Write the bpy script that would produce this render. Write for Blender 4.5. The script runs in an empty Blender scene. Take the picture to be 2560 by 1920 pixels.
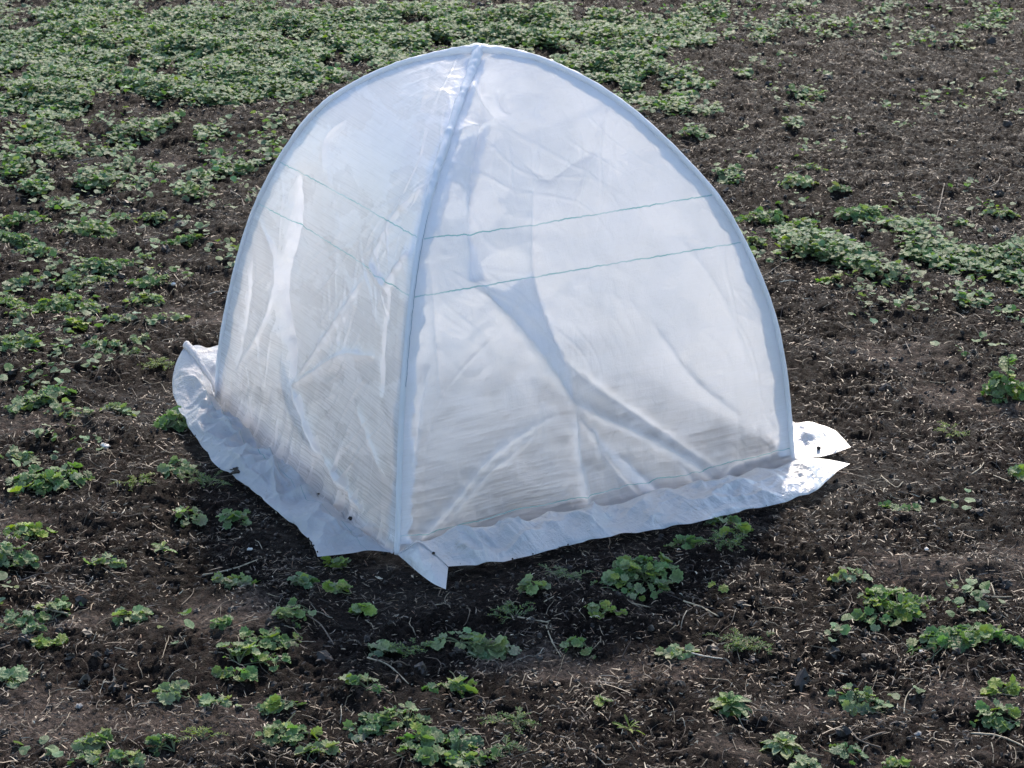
import bpy, math, random
import numpy as np

# ================================================================ camera, sky, sun, exposure
sc = bpy.context.scene
COL = sc.collection
cam = bpy.data.cameras.new("camera"); camo = bpy.data.objects.new("camera", cam); COL.objects.link(camo)
sc.camera = camo
camo.location = (0, 0, 1.56718)
camo.rotation_euler = (math.radians(90-21.663), 0, 0)
cam.sensor_width = 36; cam.lens = 74.21; cam.clip_start = .05; cam.clip_end = 500
cam.dof.use_dof = True; cam.dof.focus_distance = 3.75; cam.dof.aperture_fstop = 22

SUN_EL, SUN_AZ = 38.0, 7.0         # azimuth: degrees to the right of straight ahead (behind the tent)
w = bpy.data.worlds.new("World"); sc.world = w; w.use_nodes = True
nt = w.node_tree; nt.nodes.clear()
sky = nt.nodes.new("ShaderNodeTexSky"); sky.sky_type = 'NISHITA'; sky.sun_disc = False
sky.sun_elevation = math.radians(SUN_EL); sky.sun_rotation = math.radians(SUN_AZ)
sky.air_density = 1.2; sky.dust_density = .8; sky.ozone_density = 1.4
bg = nt.nodes.new("ShaderNodeBackground"); bg.inputs[1].default_value = .15
wo = nt.nodes.new("ShaderNodeOutputWorld")
nt.links.new(sky.outputs[0], bg.inputs[0]); nt.links.new(bg.outputs[0], wo.inputs[0])
sl = bpy.data.lights.new("sun", 'SUN'); sl.energy = 2.7; sl.angle = math.radians(4); sl.color = (1, .86, .71)
so = bpy.data.objects.new("sun", sl); COL.objects.link(so)
so.location = (2, 8, 5)
az = math.radians(SUN_AZ); el = math.radians(SUN_EL)
from mathutils import Vector
so.rotation_euler = Vector((math.sin(az)*math.cos(el), math.cos(az)*math.cos(el), math.sin(el))).to_track_quat('Z', 'Y').to_euler()
sc.view_settings.view_transform = 'Standard'; sc.view_settings.look = 'None'
sc.view_settings.exposure = .97; sc.view_settings.gamma = 1
try:
    sc.cycles.max_bounces = 12; sc.cycles.transparent_max_bounces = 24; sc.cycles.transmission_bounces = 10; sc.cycles.diffuse_bounces = 5
    sc.cycles.sample_clamp_indirect = 6
except Exception: pass

# ================================================================ noise
rng = np.random.default_rng(7)
_perm = np.random.default_rng(3).permutation(4096)
_g = np.random.default_rng(4).uniform(0, 2*np.pi, 4096); _gx, _gy = np.cos(_g), np.sin(_g)
def perlin(x, y, seed=0):
    xi = np.floor(x).astype(np.int64); yi = np.floor(y).astype(np.int64)
    fx, fy = x-xi, y-yi
    def gr(i, j, dx, dy):
        h = _perm[(_perm[(i+seed*57) & 4095]+j*31+seed*7) & 4095]
        return _gx[h]*dx+_gy[h]*dy
    u = fx*fx*fx*(fx*(fx*6-15)+10); v = fy*fy*fy*(fy*(fy*6-15)+10)
    a = gr(xi, yi, fx, fy); b = gr(xi+1, yi, fx-1, fy); c = gr(xi, yi+1, fx, fy-1); d = gr(xi+1, yi+1, fx-1, fy-1)
    return 1.5*((a*(1-u)+b*u)*(1-v)+(c*(1-u)+d*u)*v)

# ================================================================ helpers
def tag(o, label=None, cat=None, group=None, kind=None):
    for k, v in (('label', label), ('category', cat), ('group', group), ('kind', kind)):
        if v: o[k] = v
    return o
def empty(name, loc):
    o = bpy.data.objects.new(name, None); o.empty_display_size = .05; COL.objects.link(o); o.location = loc; return o
def mesh(name, V, F, mat, parent=None, cols=None, uv=None, smooth=True, origin=None):
    """V (n,3); F list of arrays (m,k) of vertex ids; one linked object"""
    V = np.asarray(V, np.float64)
    if origin is not None: V = V-np.asarray(origin)
    me = bpy.data.meshes.new(name)
    Fs = [np.asarray(f, np.int32) for f in (F if isinstance(F, (list, tuple)) else [F]) if len(f)]
    idx = np.concatenate([f.ravel() for f in Fs]); tot = np.concatenate([np.full(len(f), f.shape[1], np.int32) for f in Fs])
    me.vertices.add(len(V)); me.vertices.foreach_set('co', V.astype(np.float32).ravel())
    me.loops.add(len(idx)); me.loops.foreach_set('vertex_index', idx)
    me.polygons.add(len(tot)); st = np.r_[0, np.cumsum(tot)[:-1]].astype(np.int32)
    me.polygons.foreach_set('loop_start', st); me.polygons.foreach_set('loop_total', tot)
    me.polygons.foreach_set('use_smooth', np.full(len(tot), smooth))
    if uv is not None:
        l = me.uv_layers.new(name='uv'); l.data.foreach_set('uv', np.asarray(uv, np.float32)[idx].ravel())
    if cols is not None:
        a = me.color_attributes.new('col', 'FLOAT_COLOR', 'POINT')
        c = np.ones((len(V), 4), np.float32); c[:, :3] = cols; a.data.foreach_set('color', c.ravel())
    me.update(calc_edges=True); me.validate()
    if mat: me.materials.append(mat)
    o = bpy.data.objects.new(name, me); COL.objects.link(o)
    if parent: o.parent = parent
    return o
def gridfaces(nu, nv):
    i = np.arange(nv-1)[:, None]*nu+np.arange(nu-1)[None]
    return np.stack([i, i+1, i+1+nu, i+nu], -1).reshape(-1, 4)
def rotm(yaw, pitch, roll):
    """(n,) arrays -> (n,3,3); pitch tilts local +x up, yaw turns about z"""
    cy, sy, cp, sp, cr, sr = np.cos(yaw), np.sin(yaw), np.cos(pitch), np.sin(pitch), np.cos(roll), np.sin(roll)
    Z = np.zeros_like(cy); O = np.ones_like(cy)
    A = np.stack([np.stack([cy, -sy, Z], -1), np.stack([sy, cy, Z], -1), np.stack([Z, Z, O], -1)], -2)
    B = np.stack([np.stack([cp, Z, -sp], -1), np.stack([Z, O, Z], -1), np.stack([sp, Z, cp], -1)], -2)
    D = np.stack([np.stack([O, Z, Z], -1), np.stack([Z, cr, -sr], -1), np.stack([Z, sr, cr], -1)], -2)
    return A @ B @ D
def stamp(templates, pick, pos, R, scl, cols):
    """instances of small templates merged into one vertex/face set"""
    Vs, Fd, Cs, Us, off = [], {}, [], [], 0
    for k, (tv, tf, tu) in enumerate(templates):
        m = np.nonzero(pick == k)[0]
        if not len(m): continue
        v = np.einsum('nij,nkj->nki', R[m], tv[None]*scl[m][:, None, :] if scl.ndim == 2 else tv[None]*scl[m][:, None, None])+pos[m][:, None]
        Vs.append(v.reshape(-1, 3)); Cs.append(np.repeat(cols[m], len(tv), 0)); Us.append(np.tile(tu, (len(m), 1)))
        for f in tf:
            Fd.setdefault(f.shape[1], []).append((f[None]+(np.arange(len(m))*len(tv))[:, None, None]+off).reshape(-1, f.shape[1]))
        off += len(m)*len(tv)
    return np.concatenate(Vs), [np.concatenate(x) for x in Fd.values()], np.concatenate(Cs), np.concatenate(Us)
def tube(P, r, n=8, jit=0., seed=0, cap=True):
    P = np.asarray(P, float); m = len(P); r = np.broadcast_to(r, (m,)).astype(float)
    T = np.gradient(P, axis=0); T /= np.linalg.norm(T, axis=1)[:, None]+1e-12
    up = np.array([0, 0, 1.]) if abs(T[0, 2]) < .9 else np.array([1., 0, 0])
    X = np.zeros_like(P); x = np.cross(T[0], up); x /= np.linalg.norm(x)
    for i in range(m):
        x = x-T[i]*(x@T[i]); x /= np.linalg.norm(x)+1e-12; X[i] = x
    Y = np.cross(T, X); a = np.linspace(0, 2*np.pi, n, endpoint=False)
    rr = r[:, None]*np.ones(n)[None]
    if jit: rr = rr*(1+jit*np.random.default_rng(seed).normal(size=(m, n)))
    V = P[:, None]+rr[..., None]*(np.cos(a)[None, :, None]*X[:, None]+np.sin(a)[None, :, None]*Y[:, None])
    i = np.arange(m-1)[:, None]*n; j = np.arange(n)[None]; j2 = (j+1) % n
    F = np.stack([i+j, i+j2, i+n+j2, i+n+j], -1).reshape(-1, 4)
    Fs = [F]
    if cap: Fs.append(np.array([np.arange(n)[::-1], (m-1)*n+np.arange(n)]))
    return V.reshape(-1, 3), Fs
def merge(parts):
    Vs, Fd, off = [], {}, 0
    for V, Fs in parts:
        Vs.append(V)
        for f in Fs: Fd.setdefault(f.shape[1], []).append(f+off)
        off += len(V)
    return np.concatenate(Vs), [np.concatenate(x) for x in Fd.values()]

# ================================================================ materials
class N:
    def __init__(s, name):
        s.m = bpy.data.materials.new(name); s.m.use_nodes = True; s.t = s.m.node_tree; s.t.nodes.clear()
        s.out = s.n('OutputMaterial')
    def n(s, typ, **kw):
        x = s.t.nodes.new('ShaderNode'+typ)
        for k, v in kw.items(): setattr(x, k, v)
        return x
    def l(s, a, b): s.t.links.new(a, b)
    def val(s, x, v):
        if hasattr(v, 'is_output') or isinstance(v, bpy.types.NodeSocket): s.l(v, x)
        else: x.default_value = v
    def math(s, op, a, b=0., c=None, clamp=False):
        x = s.n('Math', operation=op, use_clamp=clamp); s.val(x.inputs[0], a); s.val(x.inputs[1], b)
        if c is not None: s.val(x.inputs[2], c)
        return x.outputs[0]
    def noise(s, vec, scale, detail=3, rough=.55, dist=0.):
        x = s.n('TexNoise'); s.l(vec, x.inputs['Vector']); x.inputs['Scale'].default_value = scale
        x.inputs['Detail'].default_value = detail; x.inputs['Roughness'].default_value = rough; x.inputs['Distortion'].default_value = dist
        return x.outputs['Fac']
    def ramp(s, f, a, b, lo=0., hi=1.):
        x = s.n('MapRange', interpolation_type='SMOOTHSTEP'); s.l(f, x.inputs['Value'])
        for k, v in zip(('From Min', 'From Max', 'To Min', 'To Max'), (a, b, lo, hi)): x.inputs[k].default_value = v
        return x.outputs['Result']
    def mix(s, f, a, b, blend='MIX'):
        x = s.n('Mix', data_type='RGBA', blend_type=blend); s.val(x.inputs[0], f); s.val(x.inputs[6], a); s.val(x.inputs[7], b)
        return x.outputs[2]
    def mapping(s, vec, scale):
        x = s.n('Mapping'); s.l(vec, x.inputs[0]); x.inputs['Scale'].default_value = scale; return x.outputs[0]
    def mixs(s, f, a, b):
        x = s.n('MixShader'); s.val(x.inputs[0], f); s.l(a, x.inputs[1]); s.l(b, x.inputs[2]); return x.outputs[0]

def mat_soil():
    m = N('soil'); co = m.n('TexCoord').outputs['Object']
    p = m.n('BsdfPrincipled')
    at = m.n('Attribute', attribute_name='col').outputs['Color']
    n1 = m.noise(co, 260, 4, .7); n2 = m.noise(co, 60, 4, .65); n3 = m.noise(co, 900, 2, .6)
    c = m.mix(m.ramp(m.noise(co, 120, 5, .75), .40, .62), (.26, .23, .225, 1), (1.75, 1.62, 1.55, 1))
    c = m.mix(1., at, c, 'MULTIPLY')
    c = m.mix(m.ramp(n1, .58, .68, 0, .5), c, (.085, .07, .06, 1))
    c = m.mix(m.ramp(n3, .66, .72, 0, .5), c, (.16, .135, .115, 1))
    m.l(c, p.inputs['Base Color'])
    m.l(m.ramp(n2, .3, .7, .45, .85), p.inputs['Roughness']); p.inputs['Specular IOR Level'].default_value = .09
    b = m.n('Bump'); b.inputs['Strength'].default_value = 1.; b.inputs['Distance'].default_value = .007
    h = m.math('ADD', m.math('MULTIPLY', m.noise(co, 150, 5, .75), 1.), m.math('MULTIPLY', n1, .7))
    m.l(h, b.inputs['Height']); m.l(b.outputs[0], p.inputs['Normal'])
    m.l(p.outputs[0], m.out.inputs[0]); return m.m
def mat_leaf(name='leaf', sheen=.12):
    m = N(name); at = m.n('Attribute', attribute_name='col').outputs['Color']
    co = m.n('TexCoord').outputs['Object']; uv = m.n('UVMap', uv_map='uv').outputs[0]
    n = m.noise(co, 300, 3, .6)
    c = m.mix(m.ramp(n, .3, .75), (.78, .82, .75, 1), (1.25, 1.2, 1.2, 1)); c = m.mix(1., at, c, 'MULTIPLY')
    sp = m.n('SeparateXYZ'); m.l(uv, sp.inputs[0])
    rim = m.ramp(sp.outputs[0], .72, 1.0, 0, .42)                   # paler leaf margin
    c = m.mix(rim, c, (.22, .33, .17, 1))
    p = m.n('BsdfPrincipled'); m.l(c, p.inputs['Base Color']); p.inputs['Roughness'].default_value = .5
    p.inputs['Specular IOR Level'].default_value = .36; p.inputs['Sheen Weight'].default_value = sheen; p.inputs['Sheen Roughness'].default_value = .4
    vein = m.math('ABSOLUTE', m.math('SINE', m.math('MULTIPLY', sp.outputs[1], 22.)))
    h = m.math('ADD', m.math('MULTIPLY', vein, .6), n)
    b = m.n('Bump'); b.inputs['Strength'].default_value = .5; b.inputs['Distance'].default_value = .0015; m.l(h, b.inputs['Height']); m.l(b.outputs[0], p.inputs['Normal'])
    t = m.n('BsdfTranslucent'); m.l(m.mix(1., c, (1.3, 1.6, .55, 1), 'MULTIPLY'), t.inputs[0])
    m.l(m.mixs(.28, p.outputs[0], t.outputs[0]), m.out.inputs[0]); return m.m
def mat_litter():
    m = N('dry_litter'); at = m.n('Attribute', attribute_name='col').outputs['Color']; co = m.n('TexCoord').outputs['Object']
    n = m.noise(co, 220, 3); c = m.mix(m.ramp(n, .3, .7), (.6, .58, .56, 1), (1.3, 1.28, 1.25, 1)); c = m.mix(1., at, c, 'MULTIPLY')
    p = m.n('BsdfPrincipled'); m.l(c, p.inputs['Base Color']); p.inputs['Roughness'].default_value = .5; p.inputs['Specular IOR Level'].default_value = .4
    m.l(p.outputs[0], m.out.inputs[0]); return m.m
def mat_plain(name, col, rough=.6, var=.3, scale=200):
    m = N(name); co = m.n('TexCoord').outputs['Object']; n = m.noise(co, scale, 4)
    c = m.mix(m.ramp(n, .3, .7), tuple(x*(1-var) for x in col)+(1,), tuple(min(1, x*(1+var)) for x in col)+(1,))
    p = m.n('BsdfPrincipled'); m.l(c, p.inputs['Base Color']); p.inputs['Roughness'].default_value = rough
    b = m.n('Bump'); b.inputs['Strength'].default_value = .5; b.inputs['Distance'].default_value = .002; m.l(n, b.inputs['Height']); m.l(b.outputs[0], p.inputs['Normal'])
    m.l(p.outputs[0], m.out.inputs[0]); return m.m
def mat_film(name, clear=.16, trans=.55, weave=1., fog=1., gloss=.35, rough=.42, blur=.8, dirt=.0, bd=.0016, tone=1.):
    """woven white polythene: part scattering, part passing light, part see-through between the tapes; uv is metres on the cloth,
    vertex attribute 'hz' is the height of the cloth before folding (green marker threads are woven in at fixed heights)"""
    m = N(name); uv = m.n('UVMap', uv_map='uv').outputs[0]; co = m.n('TexCoord').outputs['Object']
    at = m.n('Attribute', attribute_name='col'); sp = m.n('SeparateColor'); m.l(at.outputs['Color'], sp.inputs[0])
    hz, wet = sp.outputs[0], sp.outputs[1]
    su = m.noise(m.mapping(uv, (7, 300, 1)), 1., 3, .7)           # weft streaks along the cloth
    sv = m.noise(m.mapping(uv, (330, 6, 1)), 1., 3, .75)
    cl = m.noise(m.mapping(uv, (5, 9, 1)), 1., 5, .6, .4)            # clearer, drier patches of film
    fine = m.noise(co, 520, 2, .6)
    clr = m.math('ADD', m.ramp(su, .42, .72, -.03*weave, .08*weave), m.ramp(sv, .6, .75, 0, -.08*weave))
    clr = m.math('ADD', clr, m.ramp(cl, .49, .53, -.025*fog, .10*fog))
    clr = m.math('ADD', clr, m.math('MULTIPLY', wet, m.math('ADD', m.ramp(su, .38, .62, .17, .42), m.ramp(sv, .55, .66, 0, -.16))))
    clr = m.math('ADD', clr, clear, clamp=True)
    base = m.mix(m.ramp(m.noise(co, 14, 4), .35, .7), (.975, .97, .975, 1), (.94, .935, .93, 1))
    base = m.mix(m.ramp(m.noise(co, 25, 5, .75), .56, .75, 0, dirt), base, (.70, .65, .58, 1))
    base = m.mix(m.ramp(m.noise(co, 70, 5, .7), .66, .76, 0, .25+dirt), base, (.62, .56, .48, 1))   # splashed soil film
    wob = m.math('MULTIPLY', m.math('SUBTRACT', m.noise(m.mapping(uv, (60, 8, 1)), 1., 3, .7), .5), .006)
    def thread(h, w):
        d = m.math('ABSOLUTE', m.math('SUBTRACT', m.math('ADD', hz, wob), h)); return m.math('LESS_THAN', d, w)
    th = m.math('MAXIMUM', m.math('MAXIMUM', thread(.5, .00095), thread(.4165, .00105)), m.math('MAXIMUM', m.math('MULTIPLY', sp.outputs[2], m.math('MAXIMUM', thread(.03, .0008), thread(-.07, .0008)))))
    base = m.mix(m.math('MULTIPLY', th, m.ramp(m.noise(m.mapping(uv, (14, 3, 1)), 1., 2), .35, .6, .4, .8)), base, (.16, .50, .50, 1))
    clr = m.math('MULTIPLY', clr, m.math('SUBTRACT', 1., th))
    b = m.n('Bump'); b.inputs['Strength'].default_value = .6; b.inputs['Distance'].default_value = bd
    m.l(m.math('ADD', m.math('MULTIPLY', m.noise(co, 45, 5, .6, .6), 1.6), m.math('ADD', m.math('MULTIPLY', su, .35), m.math('MULTIPLY', sv, .35))), b.inputs['Height'])
    d = m.n('BsdfDiffuse'); m.l(m.mix(1., base, (.88*tone, .915*tone, .985*tone, 1), 'MULTIPLY'), d.inputs[0]); m.l(b.outputs[0], d.inputs['Normal'])
    t = m.n('BsdfTranslucent'); m.l(m.mix(1., base, (.965*tone, .962*tone, .972*tone, 1), 'MULTIPLY'), t.inputs[0]); m.l(b.outputs[0], t.inputs['Normal'])
    g = m.n('BsdfGlossy'); g.inputs['Roughness'].default_value = rough; m.l(b.outputs[0], g.inputs['Normal'])
    x = m.mixs(trans, d.outputs[0], t.outputs[0])
    fr = m.n('Fresnel'); fr.inputs[0].default_value = 1.42; m.l(b.outputs[0], fr.inputs['Normal'])
    x = m.mixs(m.math('MULTIPLY', fr.outputs[0], gloss), x, g.outputs[0])
    tr = m.n('BsdfTransparent'); tr.inputs[0].default_value = (.97, .97, .97, 1)
    rf = m.n('BsdfRefraction'); rf.inputs['IOR'].default_value = 1.32; rf.inputs['Roughness'].default_value = .42; rf.inputs[0].default_value = (.97, .97, .97, 1)
    m.l(m.mixs(clr, x, m.mixs(blur, tr.outputs[0], rf.outputs[0])), m.out.inputs[0]); return m.m

M_SOIL = mat_soil(); M_LEAF = mat_leaf(); M_LIT = mat_litter(); M_CRUMB = mat_plain('soil_crumb', (.034, .027, .023), .75, .5)
M_FILM = mat_film('woven_film', .045, .66, 1., 1., .22); M_SKIRT = mat_film('woven_film_skirt', .05, .45, .5, .3, .5, .34, .3, .85, .006, .78); M_SLEEVE = mat_film('film_sleeve', .0, .38, .2, 0.)
M_TAPE = mat_film('film_seam', .0, .12, .3, 0.); M_SHADE_LAYER = mat_film('film_shade_layer', .05, .46, .6, .3)  # second film: for inner layers added to shade the folds
M_ROD = mat_plain('fibreglass_rod', (.45, .5, .58), .4, .1); M_STITCH = mat_plain('seam_thread', (.18, .24, .34), .7, .2)
M_STRAW = mat_plain('straw', (.30, .255, .18), .55, .35, 120); M_TWIG = mat_plain('brown_stem', (.11, .085, .065), .65, .4, 150); M_PALE = mat_plain('bleached_stem', (.5, .46, .38), .6, .2, 120)
M_WSTONE = mat_plain('white_stone', (.62, .60, .57), .6, .15, 300); M_GSTONE = mat_plain('grey_stone', (.25, .25, .25), .7, .2, 300)
M_STEM = mat_plain('green_stem', (.09, .11, .05), .55, .35, 120)
# ---------------------------------------------------------------- tent geometry (pure numpy)
TA = np.array([-0.1919, 3.1750, 0.0]); TB = np.array([-0.5816, 3.8505, 0.0]); TD = np.array([0.5157, 3.5525, 0.0])
TTOP = np.array([-0.0585, 3.7084, 0.735]); TC = np.array([0.085, 4.235, 0.0])
PROF1 = [(0,0),(.006,.067),(.016,.136),(.042,.255),(.072,.36),(.102,.437),(.15,.528),(.2,.598),(.26,.650),(.343,.697),(.42,.723),(.4768,.735)]
PROF2 = [(1,0),(.992,.08),(.976,.2),(.949,.31),(.9,.427),(.846,.515),(.749,.618),(.674,.676),(.6,.714),(.541,.731),(.4768,.735)]
PROFF = [(0,0),(.034,.117),(.080,.245),(.165,.375),(.27,.478),(.44,.57),(.70,.655),(.9,.705),(1,.735)]
def smooth_curve(P, n):
    P = np.asarray(P, float)
    Q = np.vstack([2*P[0]-P[1], P, 2*P[-1]-P[-2]])
    out = []
    for i in range(1, len(Q)-2):
        t = np.linspace(0, 1, 24, endpoint=False)[:, None]
        a, b, c, d = Q[i-1], Q[i], Q[i+1], Q[i+2]
        out.append(.5*((2*b)+(-a+c)*t+(2*a-5*b+4*c-d)*t*t+(-a+3*b-3*c+d)*t**3))
    out.append(P[-1:]); C = np.vstack(out)
    s = np.r_[0, np.cumsum(np.linalg.norm(np.diff(C, axis=0), axis=1))]
    t = np.linspace(0, s[-1], n)
    R = np.stack([np.interp(t, s, C[:, k]) for k in range(C.shape[1])], 1)
    for _ in range(max(1, n//40)):
        R[1:-1] = (R[:-2]+2*R[1:-1]+R[2:])/4
    return R
def hoop_part(foot, n):
    if foot == 'B': P = [np.append((TB+(TD-TB)*u)[:2], z) for u, z in PROF1]
    elif foot == 'D': P = [np.append((TB+(TD-TB)*u)[:2], z) for u, z in PROF2]
    else:
        F = TA if foot == 'A' else TC
        P = [np.append((F+(TTOP-F)*u)[:2], z) for u, z in PROFF]
    P[-1] = TTOP.copy()
    return smooth_curve(P, n)
def panel_base(f0, f1, nu, nv):
    """unwrinkled fabric between the hoop foot f0 (u=0) and f1 (u=1), rows foot to apex -> (nv,nu,3), outward normals"""
    a, b = hoop_part(f0, nv), hoop_part(f1, nv)
    u = np.linspace(0, 1, nu)
    P = a[:, None]*(1-u)[None, :, None]+b[:, None]*u[None, :, None]
    du = np.gradient(P, axis=1); dv = np.gradient(P, axis=0)
    N = np.cross(du, dv); N /= np.linalg.norm(N, axis=2)[..., None]+1e-12
    c = np.array([TTOP[0], TTOP[1], .2])
    if (N[nv//3, nu//2] @ (P[nv//3, nu//2]-c)) < 0: N = -N
    N[-1] = N[-2]
    return P, N
CREASES = [
('R',-0.014,0.07,0.05,[(-0.057,3.626,0.693),(-0.053,3.542,0.644),(-0.066,3.454,0.583),(-0.063,3.374,0.489),(-0.061,3.34,0.427)]),
('R',0.016,0.045,0.05,[(-0.061,3.34,0.427),(-0.013,3.343,0.372),(0.034,3.348,0.313),(0.086,3.355,0.235),(0.111,3.36,0.19)]),
('R',0.012,0.012,0.03,[(0.111,3.36,0.19),(0.114,3.353,0.123),(0.121,3.348,0.055),(0.128,3.345,0)]),
('R',-0.012,0.05,0.03,[(0.043,3.476,0.553),(0.049,3.418,0.47),(0.055,3.392,0.406),(0.073,3.378,0.345),(0.106,3.371,0.262)]),
('R',0.011,0.018,0.03,[(0.106,3.359,0.198),(0.156,3.379,0.161),(0.223,3.409,0.117),(0.299,3.443,0.061),(0.357,3.468,0.005)]),
('R',-0.008,0.02,0.03,[(0.103,3.371,0.269),(0.171,3.393,0.201),(0.264,3.431,0.117),(0.365,3.474,0.026)]),
('R',0.009,0.014,0.02,[(-0.185,3.18,0.007),(-0.122,3.219,0.054),(-0.051,3.265,0.119),(-0.006,3.293,0.149),(0.071,3.337,0.177)]),
('R',0.006,0.008,0.02,[(-0.113,3.223,0.044),(-0.045,3.266,0.101),(0.004,3.295,0.127),(0.042,3.319,0.155)]),
('R',0.006,0.01,0.02,[(0.117,3.36,0.168),(0.149,3.371,0.121),(0.158,3.37,0.081)]),
('R',0.007,0.01,0.02,[(0.19,3.388,0.081),(0.228,3.402,0.036),(0.262,3.417,0)]),
('R',-0.006,0.02,0.02,[(0.149,3.37,0.116),(0.199,3.388,0.038),(0.225,3.397,0)]),
('R',0.006,0.01,0.02,[(0.292,3.438,0.051),(0.326,3.451,0),(0.341,3.459,0)]),
('R',0.004,0.006,0.015,[(0.199,3.635,0.647),(0.228,3.631,0.628),(0.249,3.625,0.61),(0.27,3.619,0.592)]),
('R',-0.006,0.03,0.02,[(0.027,3.501,0.587),(0.07,3.498,0.563),(0.112,3.535,0.581),(0.147,3.56,0.59)]),
('R',0.005,0.02,0.03,[(0.157,3.604,0.632),(0.145,3.555,0.587),(0.123,3.507,0.543),(0.098,3.461,0.498)]),
('R',0.012,0.015,0.02,[(-0.073,3.63,0.694),(-0.053,3.579,0.668),(-0.03,3.549,0.644)]),
('R',0.01,0.008,0.02,[(-0.03,3.549,0.644),(-0.061,3.535,0.641),(-0.093,3.515,0.634)]),
('R',-0.006,0.01,0.01,[(-0.025,3.611,0.685),(-0.017,3.584,0.666),(-0.001,3.57,0.653)]),
('R',0.006,0.008,0.012,[(-0.139,3.254,0.299),(-0.153,3.232,0.242),(-0.165,3.21,0.152)]),
('R',-0.007,0.03,0.03,[(-0.135,3.324,0.468),(-0.123,3.285,0.369),(-0.115,3.255,0.257)]),
('R',0.005,0.04,0.04,[(0.304,3.532,0.433),(0.373,3.529,0.332),(0.427,3.526,0.193)]),
('R',0.005,0.03,0.03,[(0.253,3.459,0.305),(0.323,3.472,0.197),(0.41,3.507,0.111)]),
('R',-0.006,0.02,0.015,[(0.362,3.47,0),(0.414,3.501,0.023),(0.494,3.543,0.026)]),
('L',-0.016,0.05,0.04,[(-0.395,3.738,0.493),(-0.408,3.699,0.417),(-0.431,3.698,0.345),(-0.441,3.683,0.279),(-0.431,3.649,0.236),(-0.411,3.583,0.14)]),
('L',0.012,0.03,0.04,[(-0.411,3.583,0.14),(-0.382,3.525,0.104),(-0.343,3.449,0.059)]),
('L',0.01,0.012,0.02,[(-0.411,3.583,0.14),(-0.366,3.532,0.225),(-0.312,3.478,0.32),(-0.268,3.445,0.396)]),
('L',0.009,0.01,0.02,[(-0.409,3.581,0.14),(-0.351,3.501,0.211),(-0.303,3.436,0.259),(-0.248,3.351,0.287)]),
('L',0.012,0.008,0.012,[(-0.251,3.436,0.427),(-0.234,3.4,0.416),(-0.216,3.362,0.404)]),
('L',0.01,0.02,0.006,[(-0.216,3.362,0.404),(-0.198,3.355,0.439),(-0.173,3.344,0.474)]),
('L',-0.008,0.03,0.02,[(-0.21,3.346,0.397),(-0.227,3.33,0.319),(-0.225,3.291,0.239)]),
('L',0.008,0.02,0.03,[(-0.251,3.436,0.427),(-0.208,3.438,0.506),(-0.145,3.422,0.567)]),
('L',0.006,0.015,0.03,[(-0.475,3.796,0.386),(-0.447,3.722,0.338),(-0.472,3.712,0.214),(-0.53,3.777,0.094)]),
('L',-0.007,0.03,0.03,[(-0.495,3.793,0.315),(-0.512,3.78,0.207),(-0.53,3.777,0.094)]),
('L',0.0015,0.006,0.02,[(-0.202,3.674,0.66),(-0.151,3.628,0.666),(-0.118,3.621,0.678),(-0.105,3.582,0.667)]),
('L',0.005,0.008,0.03,[(-0.097,3.577,0.667),(-0.108,3.543,0.648),(-0.106,3.517,0.638)]),
('L',0.005,0.03,0.04,[(-0.306,3.714,0.603),(-0.341,3.722,0.567),(-0.348,3.688,0.525)]),
('L',0.008,0.01,0.02,[(-0.334,3.433,0.062),(-0.301,3.374,0.052),(-0.25,3.283,0.032)]),
('L',0.006,0.01,0.02,[(-0.299,3.383,0.111),(-0.31,3.391,0.061),(-0.296,3.365,0.047)]),
('L',0.006,0.03,0.02,[(-0.275,3.363,0.189),(-0.24,3.291,0.149),(-0.207,3.225,0.11)]),
]
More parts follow.
